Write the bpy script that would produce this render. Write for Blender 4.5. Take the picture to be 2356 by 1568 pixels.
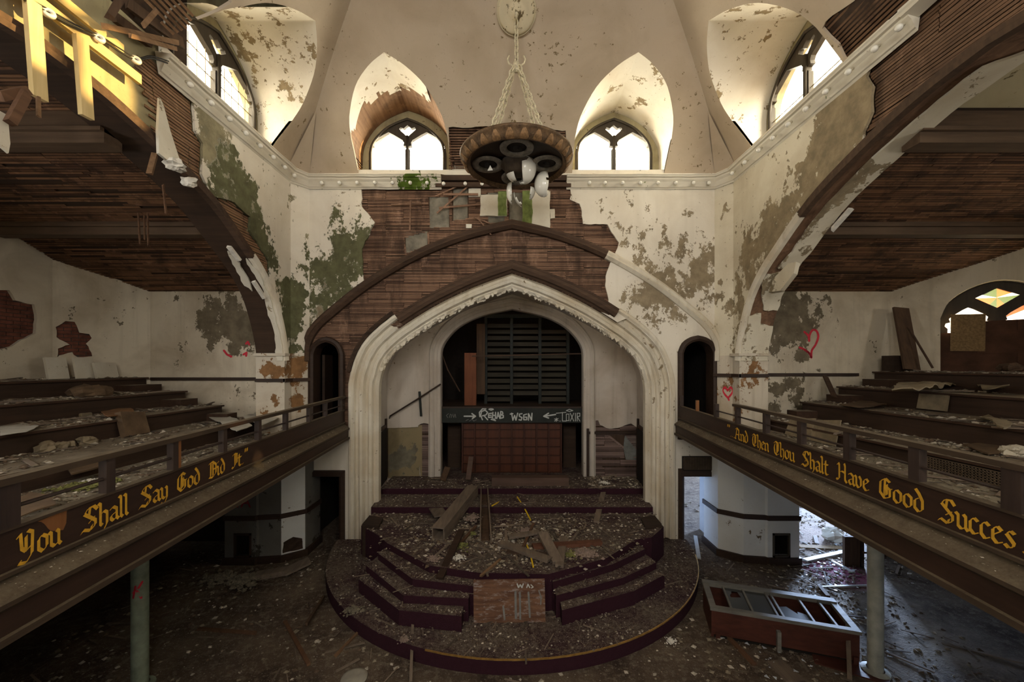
import bpy, bmesh, math, random
from mathutils import Vector, Matrix, noise
from mathutils.geometry import delaunay_2d_cdt

random.seed(11)
SC = bpy.context.scene
COL = SC.collection
for o in list(bpy.data.objects):
    bpy.data.objects.remove(o)

# ------------------------------------------------------------------ camera, sky, sun, lights, exposure
F, CU, CV, H = 900.0, 1178.0, 840.0, 4.2        # focal length and horizon of the 2356x1568 frame, eye height
cam_d = bpy.data.cameras.new('camera')
cam = bpy.data.objects.new('camera', cam_d)
COL.objects.link(cam)
cam.location = (0, 0, H)
cam.rotation_euler = (math.pi / 2, 0, 0)
cam_d.sensor_fit = 'HORIZONTAL'
cam_d.sensor_width = 36.0
cam_d.lens = 36.0 * F / 2356.0
cam_d.shift_y = (CV - 784.0) / 2356.0
cam_d.clip_start = 0.02
SC.camera = cam

world = bpy.data.worlds.new('sky')
SC.world = world
world.use_nodes = True
wn = world.node_tree.nodes
wn['Background'].inputs[0].default_value = (1.0, 0.96, 0.89, 1)
wn['Background'].inputs[1].default_value = 14.0

SC.view_settings.view_transform = 'Standard'
SC.view_settings.look = 'None'
SC.view_settings.gamma = 1.0
SC.view_settings.use_curve_mapping = False
SC.view_settings.exposure = 0.62
cy = SC.cycles
cy.max_bounces = 7
cy.diffuse_bounces = 5
cy.glossy_bounces = 2
cy.transmission_bounces = 4
cy.transparent_max_bounces = 8
cy.caustics_reflective = False
cy.caustics_refractive = False
cy.sample_clamp_indirect = 6.0
cy.use_denoising = True
cy.use_adaptive_sampling = True
cy.adaptive_threshold = 0.02


def light(name, kind, loc, aim, energy, color=(1, 1, 1), size=(1, 1), portal=False, spread=None):
    d = bpy.data.lights.new(name, kind)
    o = bpy.data.objects.new(name, d)
    COL.objects.link(o)
    o.location = loc
    o.rotation_euler = (Vector(aim) - Vector(loc)).to_track_quat('-Z', 'Y').to_euler()
    d.energy = energy
    d.color = color
    if kind == 'AREA':
        d.shape = 'RECTANGLE'
        d.size, d.size_y = size
        if portal:
            d.cycles.is_portal = True
        if spread:
            d.spread = spread
    return o


sun = light('sun', 'SUN', (30, 10, 14), (0, 0, 0), 9.0, (1.0, 0.72, 0.32))
sun.rotation_euler = Vector((-10.0, -2.6, -1.55)).to_track_quat('-Z', 'Y').to_euler()
sun.data.angle = math.radians(1.0)
# daylight portals in the window openings
for sx in (-1, 1):
    light('portal_clerestory_back', 'AREA', (2.485 * sx, 9.55, 9.4), (2.485 * sx, 0, 9.4), 1, size=(2.0, 1.7), portal=True)
    light('portal_clerestory_side', 'AREA', (5.45 * sx, 6.85, 9.4), (0, 6.85, 9.4), 1, size=(2.1, 1.8), portal=True)
for x in (-3.2, 0, 3.2):
    light('portal_rear', 'AREA', (x, -5.3, 8.4), (x, 0, 8.4), 1, size=(1.3, 3.2), portal=True)
light('portal_gallery_left', 'AREA', (-9.95, 1.88, 4.9), (0, 1.88, 4.9), 1, size=(1.7, 1.7), portal=True)
light('portal_gallery_right', 'AREA', (11.45, 1.4, 5.05), (0, 1.4, 5.05), 1, size=(1.7, 1.7), portal=True)
# cold daylight falling through the side door under the right gallery
light('door_daylight', 'AREA', (11.4, 14.2, 1.5), (6.0, 6.4, 0.0), 1800.0, (0.52, 0.69, 1.0), size=(1.0, 1.8))

# ------------------------------------------------------------------ pixel -> point helpers


def PY(u, v, Y):
    return Vector(((u - CU) * Y / F, Y, H + (CV - v) * Y / F))


def PX(u, v, X):
    Y = F * X / (u - CU)
    return Vector((X, Y, H + (CV - v) * Y / F))


def PZ(u, v, Z):
    Y = F * (H - Z) / (v - CV)
    return Vector(((u - CU) * Y / F, Y, Z))


# ------------------------------------------------------------------ materials


class NT:
    def __init__(s, name):
        s.m = bpy.data.materials.new(name)
        s.m.use_nodes = True
        s.t = s.m.node_tree
        s.n = s.t.nodes
        s.b = s.n['Principled BSDF']
        s.out = s.n['Material Output']

    def put(s, sock, v):
        if hasattr(v, 'is_output'):
            s.t.links.new(v, sock)
        else:
            if sock.type == 'RGBA' and len(v) == 3:
                v = (*v, 1)
            sock.default_value = v

    def pos(s):
        return s.n.new('ShaderNodeNewGeometry').outputs['Position']

    def obj(s):
        return s.n.new('ShaderNodeTexCoord').outputs['Object']

    def island(s):
        return s.n.new('ShaderNodeNewGeometry').outputs['Random Per Island']

    def rnd(s):
        return s.n.new('ShaderNodeObjectInfo').outputs['Random']

    def mapping(s, vec, scale=(1, 1, 1), loc=(0, 0, 0)):
        k = s.n.new('ShaderNodeMapping')
        s.put(k.inputs[0], vec)
        k.inputs[1].default_value = loc
        k.inputs[3].default_value = scale
        return k.outputs[0]

    def noise(s, vec, scale, detail=4.0, rough=.55, dist=0.0):
        k = s.n.new('ShaderNodeTexNoise')
        s.put(k.inputs['Vector'], vec)
        k.inputs['Scale'].default_value = scale
        k.inputs['Detail'].default_value = detail
        k.inputs['Roughness'].default_value = rough
        k.inputs['Distortion'].default_value = dist
        return k.outputs['Fac']

    def voro(s, vec, scale, feature='F1'):
        k = s.n.new('ShaderNodeTexVoronoi')
        k.feature = feature
        s.put(k.inputs['Vector'], vec)
        k.inputs['Scale'].default_value = scale
        return k

    def ma(s, op, a, b=0.0, c=0.0):
        k = s.n.new('ShaderNodeMath')
        k.operation = op
        s.put(k.inputs[0], a)
        s.put(k.inputs[1], b)
        s.put(k.inputs[2], c)
        return k.outputs[0]

    def rng(s, v, a, b, c=0.0, d=1.0):
        k = s.n.new('ShaderNodeMapRange')
        s.put(k.inputs[0], v)
        for i, x in enumerate((a, b, c, d)):
            k.inputs[i + 1].default_value = x
        return k.outputs[0]

    def mix(s, f, a, b, mode='MIX'):
        k = s.n.new('ShaderNodeMix')
        k.data_type = 'RGBA'
        k.blend_type = mode
        s.put(k.inputs[0], f)
        s.put(k.inputs[6], a)
        s.put(k.inputs[7], b)
        return k.outputs[2]

    def dist(s, vec, p):
        k = s.n.new('ShaderNodeVectorMath')
        k.operation = 'DISTANCE'
        s.put(k.inputs[0], vec)
        k.inputs[1].default_value = p
        return k.outputs['Value']

    def bump(s, h, strength=.4, distance=.01):
        k = s.n.new('ShaderNodeBump')
        k.inputs['Strength'].default_value = strength
        k.inputs['Distance'].default_value = distance
        s.put(k.inputs['Height'], h)
        s.t.links.new(k.outputs[0], s.b.inputs['Normal'])

    def done(s, color, rough=.85, spec=.3, metal=0.0):
        s.put(s.b.inputs['Base Color'], color)
        s.put(s.b.inputs['Roughness'], rough)
        s.b.inputs['Specular IOR Level'].default_value = spec
        s.b.inputs['Metallic'].default_value = metal
        return s.m


def plain(name, col, rough=.8, var=.25, scale=9.0, spec=.3, metal=0.0):
    k = NT(name)
    n = k.noise(k.obj(), scale, 5, .6)
    a = tuple(c * (1 - var) for c in col)
    b = tuple(min(1, c * (1 + var)) for c in col)
    k.bump(n, .25, .01)
    return k.done(k.mix(k.rng(n, .3, .7), a, b), rough, spec, metal)


def plaster(name, col, stain, peel, thr=.66, scale=1.7, blobs=(), peel2=None, thr2=.75, blobs2=(), stain_amt=.5, fine=True, drips=0.0, flecks=.07):
    """old paint: stained top coat, flakes off to 'peel' where noise + the damage blobs pass thr; a second layer likewise."""
    k = NT(name)
    p = k.pos()
    st = k.noise(p, .9, 5, .6, .4)
    c = k.mix(k.ma('MULTIPLY', k.rng(st, .42, .72), stain_amt), col, stain)
    if drips:
        dr = k.noise(k.mapping(p, (2.6, 2.6, .22)), 1.6, 4, .6)
        c = k.mix(k.ma('MULTIPLY', k.rng(dr, .52, .75), drips), c, tuple(x * .7 for x in stain))

    def layer(c, seed, thr, blobs, pc, scale, dr):
        f = k.noise(k.mapping(p, (1, 1, .8), (seed, seed * .7, seed * .3)), scale, 10, .72)
        for q, r, w in blobs:
            d = k.rng(k.dist(p, q), 0, r, w, 0)
            f = k.ma('ADD', f, d)
        msk = k.rng(f, thr, thr + .012)
        v = k.noise(p, 5.0, 4, .6)
        dark = tuple(x * .62 for x in pc)
        c = k.mix(msk, c, k.mix(k.rng(v, .35, .65), dark, pc))
        edge = k.ma('MULTIPLY', k.rng(f, thr - .03, thr), k.ma('SUBTRACT', 1.0, msk))
        return c, msk, edge

    msks = []
    if peel2:
        c, m2, e2 = layer(c, 5.3, thr2, blobs2, peel2, scale * .9, 1)
        msks.append(m2)
    c, m1, e1 = layer(c, 1.1, thr, blobs, peel, scale, 1)
    c = k.mix(k.ma('MULTIPLY', e1, .35), c, tuple(min(1, x * 1.12) for x in col))
    msks.append(m1)
    # small flakes and chips all over
    fl = k.ma('ADD', k.noise(k.mapping(p, (1, 1, 1.2), (3, 8, 1)), 8.5, 6, .68), k.ma('MULTIPLY', k.rng(k.noise(p, .8, 3, .5), .35, .7), flecks))
    mf = k.rng(fl, .70, .715)
    c = k.mix(mf, c, tuple(x * .8 for x in peel))
    msks.append(mf)
    fn = k.noise(p, 28.0, 5, .7)
    c = k.mix(k.rng(fn, .62, .74, 0, .35), c, tuple(x * .45 for x in stain))
    hgt = k.ma('MULTIPLY', fn, .25)
    for m in msks:
        hgt = k.ma('SUBTRACT', hgt, k.ma('MULTIPLY', m, .6))
    k.bump(hgt, .55, .012)
    return k.done(c, .9, .2)


def wood(name, a, b, axis=0, rough=.8, dust=None, dust_amt=.0, coords='pos', grain=1.0, rough_var=True, island=.5, runs=0.0):
    k = NT(name)
    p = k.pos() if coords == 'pos' else k.obj()
    sc = [14.0, 14.0, 14.0]
    sc[axis] = .8
    g = k.noise(k.mapping(p, sc), grain, 5, .62, .3)
    blotch = k.noise(p, 1.5, 4, .6)
    f = k.ma('ADD', k.ma('MULTIPLY', g, .6), k.ma('MULTIPLY', blotch, .4))
    f = k.ma('ADD', f, k.ma('MULTIPLY', k.ma('SUBTRACT', k.island(), .5), island))
    c = k.mix(k.rng(f, .3, .7), a, b)
    if runs:
        r1 = k.noise(k.mapping(p, (2.2, 2.2, .5)), 1.3, 5, .65)
        c = k.mix(k.ma('MULTIPLY', k.rng(r1, .5, .66), runs), c, tuple(x * .35 for x in a))
        r2 = k.noise(k.mapping(p, (3, 3, 1.2), (7, 3, 2)), 1.6, 6, .7)
        c = k.mix(k.ma('MULTIPLY', k.rng(r2, .56, .7), runs * .8), c, tuple(min(1, x * 1.5 + .03) for x in b))
    if dust:
        nz = k.n.new('ShaderNodeSeparateXYZ')
        gm = k.n.new('ShaderNodeNewGeometry')
        k.t.links.new(gm.outputs['Normal'], nz.inputs[0])
        up = k.rng(nz.outputs[2], .35, .9)
        dn = k.noise(p, 5.0, 6, .7)
        sp = k.noise(p, 38.0, 3, .7)
        lay = k.ma('MULTIPLY', up, k.rng(k.ma('ADD', k.ma('MULTIPLY', dn, .6), k.ma('MULTIPLY', sp, .4)), .45 - dust_amt * .2, .62, .1, 1))
        c = k.mix(k.ma('MULTIPLY', lay, dust_amt), c, dust)
    k.bump(k.ma('ADD', g, k.ma('MULTIPLY', blotch, .3)), .35, .008)
    return k.done(c, rough, .3)


# ------------------------------------------------------------------ mesh helpers


def chain_loc(p):
    v = Vector((0, 0, 0))
    while p is not None:
        v += p.location
        p = p.parent
    return v


def tag(o, label=None, cat=None, group=None, kind=None):
    if label:
        o['label'] = label
    if cat:
        o['category'] = cat
    if group:
        o['group'] = group
    if kind:
        o['kind'] = kind
    return o


def empty(name, loc, label=None, cat=None, group=None, parent=None):
    o = bpy.data.objects.new(name, None)
    COL.objects.link(o)
    o.location = Vector(loc)
    o.empty_display_size = .1
    return tag(o, label, cat, group)


class MB:
    def __init__(s):
        s.v, s.f = [], []

    def add(s, vs, fs):
        n = len(s.v)
        s.v += [tuple(v) for v in vs]
        s.f += [tuple(i + n for i in f) for f in fs]
        return s

    def box(s, lo, hi):
        (a, b, c), (d, e, f) = lo, hi
        return s.add([(a, b, c), (d, b, c), (d, e, c), (a, e, c), (a, b, f), (d, b, f), (d, e, f), (a, e, f)],
                     [(0, 3, 2, 1), (4, 5, 6, 7), (0, 1, 5, 4), (1, 2, 6, 5), (2, 3, 7, 6), (3, 0, 4, 7)])

    def beam(s, p, q, w, h, up=(0, 0, 1), jag=0.0):
        p, q = Vector(p), Vector(q)
        d = (q - p).normalized()
        up = Vector(up)
        side = d.cross(up)
        if side.length < 1e-4:
            side = d.cross(Vector((1, 0, 0)))
        side.normalize()
        u2 = side.cross(d).normalized()
        vs = []
        for c in (p, q):
            for (i, j) in ((-1, -1), (1, -1), (1, 1), (-1, 1)):
                e = c + side * (i * w / 2) + u2 * (j * h / 2)
                if jag:
                    e += d * random.uniform(-jag, jag)
                vs.append(e)
        return s.add(vs, [(0, 3, 2, 1), (4, 5, 6, 7), (0, 1, 5, 4), (1, 2, 6, 5), (2, 3, 7, 6), (3, 0, 4, 7)])

    def tube(s, pts, r, n=8, caps=True):
        pts = [Vector(p) for p in pts]
        rs = r if isinstance(r, (list, tuple)) else [r] * len(pts)
        m = len(pts)
        base = len(s.v)
        ref = None
        for i, p in enumerate(pts):
            d = (pts[min(i + 1, m - 1)] - pts[max(i - 1, 0)]).normalized()
            if ref is None:
                ref = d.orthogonal().normalized()
            a = (ref - d * ref.dot(d))
            a = a.normalized() if a.length > 1e-5 else d.orthogonal().normalized()
            ref = a
            b = d.cross(a)
            for j in range(n):
                t = 2 * math.pi * j / n
                s.v.append(tuple(p + (a * math.cos(t) + b * math.sin(t)) * rs[i]))
        for i in range(m - 1):
            for j in range(n):
                k = (j + 1) % n
                s.f.append((base + i * n + j, base + i * n + k, base + (i + 1) * n + k, base + (i + 1) * n + j))
        if caps:
            s.f.append(tuple(base + j for j in reversed(range(n))))
            s.f.append(tuple(base + (m - 1) * n + j for j in range(n)))
        return s

    def lathe(s, prof, n=32, c=(0, 0, 0), a0=0.0, a1=2 * math.pi):
        base = len(s.v)
        full = abs(a1 - a0 - 2 * math.pi) < 1e-6
        cols = n if full else n + 1
        for (r, z) in prof:
            for j in range(cols):
                t = a0 + (a1 - a0) * j / n
                s.v.append((c[0] + r * math.cos(t), c[1] + r * math.sin(t), c[2] + z))
        for i in range(len(prof) - 1):
            for j in range(n):
                k = (j + 1) % cols
                s.f.append((base + i * cols + j, base + i * cols + k, base + (i + 1) * cols + k, base + (i + 1) * cols + j))
        return s

    def ball(s, c, r, n=10, m=6, sz=1.0):
        prof = [(max(1e-4, r * math.sin(math.pi * i / m)), -r * sz * math.cos(math.pi * i / m)) for i in range(m + 1)]
        return s.lathe(prof, n, c)

    def chunk(s, c, r, flat=.6):
        """an irregular lump of about radius r"""
        n0 = len(s.v)
        base = [(1, 0, 0), (-1, 0, 0), (0, 1, 0), (0, -1, 0), (0, 0, 1), (0, 0, -1)]
        rot = Matrix.Rotation(random.random() * 6.3, 3, 'Z') @ Matrix.Rotation(random.uniform(-.5, .5), 3, 'X')
        for b in base:
            q = rot @ (Vector(b) * random.uniform(.6, 1.25) * r)
            q.z *= flat
            s.v.append(tuple(Vector(c) + q))
        for f in ((0, 2, 4), (2, 1, 4), (1, 3, 4), (3, 0, 4), (2, 0, 5), (1, 2, 5), (3, 1, 5), (0, 3, 5)):
            s.f.append(tuple(n0 + i for i in f))
        return s

    def build(s, name, mat, parent=None, smooth=False, label=None, cat=None, group=None, kind=None, origin=True):
        me = bpy.data.meshes.new(name)
        if parent is not None:
            off = chain_loc(parent)
        elif origin and kind != 'structure' and s.v:
            xs, ys, zs = zip(*s.v)
            off = Vector(((min(xs) + max(xs)) / 2, (min(ys) + max(ys)) / 2, min(zs)))
        else:
            off = Vector((0, 0, 0))
        me.from_pydata([(x - off.x, y - off.y, z - off.z) for x, y, z in s.v], [], s.f)
        me.materials.append(mat)
        if smooth:
            me.polygons.foreach_set('use_smooth', [True] * len(me.polygons))
        me.update()
        o = bpy.data.objects.new(name, me)
        COL.objects.link(o)
        if parent is not None:
            o.parent = parent
        else:
            o.location = off
        tag(o, label, cat, group, kind)
        if smooth == 'auto':
            me.set_sharp_from_angle(angle=math.radians(40))
        return o


def fixn(o):
    bm = bmesh.new()
    bm.from_mesh(o.data)
    bmesh.ops.recalc_face_normals(bm, faces=bm.faces)
    bm.to_mesh(o.data)
    bm.free()
    return o


def inside(p, poly):
    x, y = p
    r = False
    j = len(poly) - 1
    for i in range(len(poly)):
        xi, yi = poly[i]
        xj, yj = poly[j]
        if (yi > y) != (yj > y) and x < (xj - xi) * (y - yi) / (yj - yi) + xi:
            r = not r
        j = i
    return r


def ragged(poly, amp=.04, step=.08, closed=True, seed=0.0):
    out = []
    n = len(poly)
    for i in range(n if closed else n - 1):
        a, b = Vector(poly[i][:2]), Vector(poly[(i + 1) % n][:2])
        d = b - a
        m = max(1, int(d.length / step))
        nn = Vector((-d.y, d.x)).normalized() if d.length > 0 else Vector((0, 0))
        for j in range(m):
            p = a + d * (j / m)
            q = Vector((p.x * 3.1 + seed, p.y * 3.1, seed))
            w = noise.noise(q * 1.2) * 1.2 + noise.noise(q * 4.0) * .6 + random.uniform(-.25, .25)
            out.append(tuple(p + nn * amp * w))
    return out


def sheet_mesh(outer, holes, fn, thick=0.0, grid=None, keep=None):
    """triangulate outer minus holes in 2D; fn(a, b, d) places a point at depth d. Returns an MB."""
    vs, es = [], []

    def loop(pl):
        n = len(vs)
        for p in pl:
            vs.append(Vector((p[0], p[1])))
        for i in range(len(pl)):
            es.append((n + i, n + (i + 1) % len(pl)))

    loop(outer)
    for h in holes:
        loop(h)
    if grid:
        xs = [p[0] for p in outer]
        ys = [p[1] for p in outer]
        a = min(xs) + grid / 2
        while a < max(xs):
            b = min(ys) + grid / 2
            while b < max(ys):
                if inside((a, b), outer):
                    vs.append(Vector((a + .01 * random.random(), b + .01 * random.random())))
                b += grid
            a += grid
    r = delaunay_2d_cdt(vs, es, [], 0, 1e-5)
    V, Fc = r[0], r[2]
    boxes = [(min(p[0] for p in h), max(p[0] for p in h), min(p[1] for p in h), max(p[1] for p in h), h) for h in holes]
    tri = []
    for f in Fc:
        c = sum((V[i] for i in f), Vector((0, 0))) / len(f)
        if not inside(c, outer):
            continue
        if any(b[0] <= c.x <= b[1] and b[2] <= c.y <= b[3] and inside(c, b[4]) for b in boxes):
            continue
        if keep and not keep(c):
            continue
        tri.append(tuple(f))
    used = sorted({i for f in tri for i in f})
    ix = {j: i for i, j in enumerate(used)}
    m = MB()
    front = [fn(V[j].x, V[j].y, 0.0) for j in used]
    fr = [tuple(ix[i] for i in f) for f in tri]
    if not thick:
        return m.add(front, fr)
    back = [fn(V[j].x, V[j].y, thick) for j in used]
    n = len(used)
    cnt = {}
    for f in fr:
        for i in range(3):
            e = (f[i], f[(i + 1) % 3])
            cnt[e] = 1
    fs = list(fr) + [tuple(n + i for i in reversed(f)) for f in fr]
    for (a, b) in cnt:
        if (b, a) not in cnt:
            fs.append((b, a, n + a, n + b))
    return m.add(front + back, fs)


def sheet(name, outer, holes, fn, mat, thick=0.0, grid=None, parent=None, keep=None, **kw):
    o = sheet_mesh(outer, holes, fn, thick, grid, keep).build(name, mat, parent, **kw)
    return fixn(o)


def sweep(m, path, prof, e3=(0, 1, 0), closed=False):
    """sweep a profile of (outward offset, depth along e3) along a planar path (outward = path direction x e3)"""
    path = [Vector(p) for p in path]
    e3 = Vector(e3)
    n, k = len(path), len(prof)
    base = len(m.v)
    for i, p in enumerate(path):
        d0 = (p - path[i - 1]).normalized() if i > 0 else None
        d1 = (path[i + 1] - p).normalized() if i < n - 1 else None
        if d0 is None:
            d0 = d1
        if d1 is None:
            d1 = d0
        n0, n1 = d0.cross(e3), d1.cross(e3)
        nn = (n0 + n1)
        nn = nn / max(.25, nn.length_squared / 2) if nn.length > 1e-6 else n0
        for (r, d) in prof:
            m.v.append(tuple(p + nn * r + e3 * d))
    for i in range(n - 1):
        for j in range(k if closed else k - 1):
            q = (j + 1) % k
            m.f.append((base + i * k + j, base + i * k + q, base + (i + 1) * k + q, base + (i + 1) * k + j))
    return m


def rows(poly, holes, pitch, fn_row, seg=(0.6, 1.3), gap=.012, miss=.02):
    """horizontal scan rows of a polygon in (a, b): calls fn_row(a0, a1, b) for each lath length inside"""
    b0, b1 = min(p[1] for p in poly), max(p[1] for p in poly)
    b = b0 + pitch / 2

    def cuts(pl, b):
        r = []
        for i in range(len(pl)):
            (x0, y0), (x1, y1) = pl[i][:2], pl[(i + 1) % len(pl)][:2]
            if (y0 > b) != (y1 > b):
                r.append(x0 + (b - y0) * (x1 - x0) / (y1 - y0))
        return r

    k = 0
    while b < b1:
        xs = cuts(poly, b)
        for h in holes:
            xs += cuts(h, b)
        xs.sort()
        for x0, x1 in zip(xs, xs[1:]):
            if x1 - x0 < .01:
                continue
            mid = ((x0 + x1) / 2, b)
            if not inside(mid, poly) or any(inside(mid, h) for h in holes):
                continue
            # butt joints sit on the studs and shift from one bunch of laths to the next
            off = ((k // 7) * 37 % 3) / 3.0
            st = seg[1]
            a = x0
            while a < x1 - .01:
                e = (math.floor(a / st - off + 1e-6) + 1 + off) * st + random.uniform(-.012, .012)
                if e - a < .03:
                    e += st
                e = min(x1, e)
                if random.random() > miss:
                    fn_row(a, max(a + .01, e - gap), b)
                a = e
        b += pitch
        k += 1


def arc(pts, n=6):
    """Catmull-Rom smoothing of a 2D/3D open polyline"""
    pts = [Vector(p) for p in pts]
    out = []
    for i in range(len(pts) - 1):
        p0, p1, p2, p3 = pts[max(0, i - 1)], pts[i], pts[i + 1], pts[min(len(pts) - 1, i + 2)]
        for j in range(n):
            t = j / n
            out.append(.5 * ((2 * p1) + (p2 - p0) * t + (2 * p0 - 5 * p1 + 4 * p2 - p3) * t * t + (3 * p1 - p0 - 3 * p2 + p3) * t ** 3))
    out.append(pts[-1])
    return out
# ------------------------------------------------------------------ material instances
CREAM = (.80, .75, .65)
TAN = (.36, .29, .19)
GREEN = (.15, .15, .078)
M = {}
bl = lambda u, v, Y, r, w: (tuple(PY(u, v, Y)), r, w)
blx = lambda u, v, X, r, w: (tuple(PX(u, v, X)), r, w)
M['back'] = plaster('plaster_back', CREAM, (.5, .42, .3), TAN, .615, 3.3,
                    [bl(1560, 640, 9, 1.3, .14), bl(1500, 690, 9, 1.0, .15), bl(1480, 540, 9, 1.2, .09), bl(1640, 600, 9, .9, .13),
                     bl(735, 700, 9, .9, .05), bl(1600, 850, 9, .8, .05)],
                    GREEN, .66, [bl(800, 570, 9, 1.25, .33), bl(745, 690, 9, 1.1, .31), bl(715, 770, 9, .7, .2), bl(730, 560, 9, .5, -.06), bl(1490, 300, 9, 4.2, -.5)], .4, drips=.12)
M['left'] = plaster('plaster_left', CREAM, (.5, .42, .3), (.34, .30, .19), .64, 2.0,
                    [blx(470, 330, -4.9, .9, .24), blx(480, 270, -4.9, .7, .2), blx(560, 440, -4.9, .6, .1)], GREEN, .63,
                    [blx(530, 430, -4.9, 1.0, .3), blx(600, 560, -4.9, .8, .25), blx(650, 740, -4.9, 1.1, .28), blx(680, 640, -4.9, .9, .2), blx(570, 480, -4.9, .7, .15),
                     blx(520, 340, -4.9, .7, .12), blx(640, 400, -4.9, .7, -.2)], .4, drips=.1)
M['right'] = plaster('plaster_right', (.70, .65, .52), (.42, .34, .22), (.34, .27, .17), .585, 3.2,
                     [blx(1940, 270, 4.9, .75, .5), blx(1900, 400, 4.9, .75, .3), blx(1810, 500, 4.9, .9, .2), blx(1740, 580, 4.9, .9, .2),
                      blx(1700, 700, 4.9, .9, .1), blx(1720, 420, 4.9, .7, -.12)], None, stain_amt=.5, drips=.1)
M['vault'] = plaster('plaster_vault', (.56, .47, .36), (.36, .28, .19), (.27, .20, .11), .665, 3.2,
                     [((-4.5, 8.4, 8.9), 1.2, .1), ((-4.0, 5.6, 9.6), 1.6, .08), ((4.6, 8.2, 8.8), 1.2, .05), ((2.6, 8.3, 9.3), 1.3, .05),
                      ((-2.4, 8.3, 9.4), 1.6, .05), ((0, 8.6, 9.0), 1.5, .05), ((3.9, 4.6, 9.6), 1.2, .14)], None, stain_amt=.55, flecks=.115)
M['niche'] = plaster('plaster_niche', (.88, .83, .72), (.5, .40, .26), (.42, .32, .19), .60, 3.2,
                     [((-2.5, 8.4, 9.9), 1.0, .08), ((2.5, 8.9, 9.9), .9, .05), ((-4.6, 7.2, 10.0), 1.5, .10), ((4.4, 6.6, 10.1), 1.1, .08)], None, stain_amt=.4)
M['gallery'] = plaster('plaster_gallery', (.70, .63, .50), (.42, .35, .25), (.22, .18, .12), .635, 2.0,
                       [bl(540, 740, 9.3, 1.1, .32), bl(480, 720, 9.3, 1.0, .08), bl(590, 920, 9.3, .7, .12), bl(1800, 730, 9.3, 1.3, .31), bl(1900, 690, 9.3, .8, .1),
                        bl(1830, 830, 9.3, .7, .12), bl(1700, 900, 9.3, 1.3, .1), bl(1850, 930, 9.3, 1.2, .18)], None, stain_amt=.9, drips=.35)
M['pier'] = plaster('plaster_pier', (.62, .56, .46), (.36, .27, .16), (.30, .16, .07), .565, 2.6,
                    [blx(685, 845, -4.9, .35, .4), blx(680, 930, -4.9, .35, .3), bl(630, 850, 8.4, .4, .16), bl(1730, 860, 8.4, .35, .15)], None, stain_amt=.8, drips=.5)
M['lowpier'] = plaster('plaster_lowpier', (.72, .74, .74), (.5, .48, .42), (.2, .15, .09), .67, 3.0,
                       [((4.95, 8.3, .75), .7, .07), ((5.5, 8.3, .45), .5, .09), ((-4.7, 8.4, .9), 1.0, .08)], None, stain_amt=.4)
M['lowpier_shaded'] = plaster('plaster_lowpier_shaded', (.15, .145, .13), (.1, .09, .08), (.05, .045, .035), .58, 2.5, stain_amt=.9)  # darkened copy of the pier plaster: shade put into the colour
M['apse'] = plaster('plaster_apse', (.55, .50, .44), (.34, .27, .2), (.26, .2, .14), .76, 1.6, [((-2.9, 10.9, 2.4), .9, .1)], None, stain_amt=.6, drips=.35)
M['moulding'] = plaster('plaster_moulding', (.74, .69, .58), (.5, .40, .25), (.32, .25, .16), .655, 4.0,
                        [((1.6, 9, 5.4), 1.6, .1), ((-1.2, 9, 5.8), 1.3, .06), ((3.4, 9, 3.8), 1.2, .05)], None, stain_amt=.7, drips=.5)
M['cornice'] = plaster('plaster_cornice', (.72, .68, .58), (.5, .42, .3), (.33, .28, .18), .69, 3.0, [((-2.2, 9, 8.5), .9, .12)], (.10, .16, .02), .66,
                       [((-2.3, 8.9, 8.45), .75, .32)], .5)
M['loose'] = plaster('plaster_loose', (.70, .66, .56), (.45, .38, .27), (.36, .3, .2), .62, 4.0, stain_amt=.6)
M['lath_back'] = wood('lath_back', (.085, .044, .028), (.31, .18, .115), 0, island=.35, runs=.7)
M['lath_side'] = wood('lath_side', (.10, .05, .026), (.38, .22, .12), 1, island=.35, runs=.4)
M['lath_ceiling'] = wood('lath_ceiling', (.06, .028, .015), (.24, .125, .065), 0, island=.4, runs=.7)
M['lath_right'] = wood('lath_right', (.06, .032, .019), (.23, .13, .075), 1, island=.4, runs=.6)
M['stud'] = wood('stud_wood', (.035, .020, .012), (.11, .065, .038), 2)
M['rib'] = wood('rib_wood', (.025, .015, .010), (.10, .058, .036), 0)
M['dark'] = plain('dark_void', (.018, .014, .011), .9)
M['deck'] = wood('deck_wood', (.02, .012, .008), (.06, .034, .02), 0)
M['mortar'] = plaster('mortar_left', (.42, .37, .22), (.2, .16, .09), (.13, .10, .06), .66, 2.0, [((-4.9, 5.2, 7.2), .7, .1)], None, stain_amt=.9, drips=.6)
M['trimwood'] = wood('trim_wood', (.016, .009, .006), (.05, .028, .018), 0, .55)
M['frame'] = wood('window_frame', (.03, .024, .017), (.07, .055, .038), 2, .6)

# ------------------------------------------------------------------ profiles
ZC = 8.62                                        # top of the cornice, foot of the vault
VA, VB = 4.5, 3.25
hv = lambda d: VA * (1 - math.exp(-d / VB))      # vault height above the cornice at distance d from the wall
dv = lambda h: -VB * math.log(1 - h / VA)


def niche_profile(c, w, n=9):
    """half-open outline (a, h) of a window niche: jambs and a blunt pointed head"""
    pts = [(c - w, -.02), (c - w, .35)]
    crv = arc([(-w, .55), (-w * .93, .86), (-w * .68, 1.24), (-w * .34, 1.48), (0, 1.62)], 4)
    pts += [(c + p.x, p.y) for p in crv]
    pts += [(c - p.x, p.y) for p in reversed(crv[:-1])]
    pts += [(c + w, .35), (c + w, -.02)]
    return pts


def window_outline(c, w, z0=.02, top=1.42):
    crv = arc([(-w, .62), (-w * .92, .88), (-w * .62, 1.16), (-w * .3, 1.32), (0, top)], 4)
    return [(c - w, z0)] + [(c + p.x, p.y) for p in crv] + [(c - p.x, p.y) for p in reversed(crv[:-1])] + [(c + w, z0)]


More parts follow.
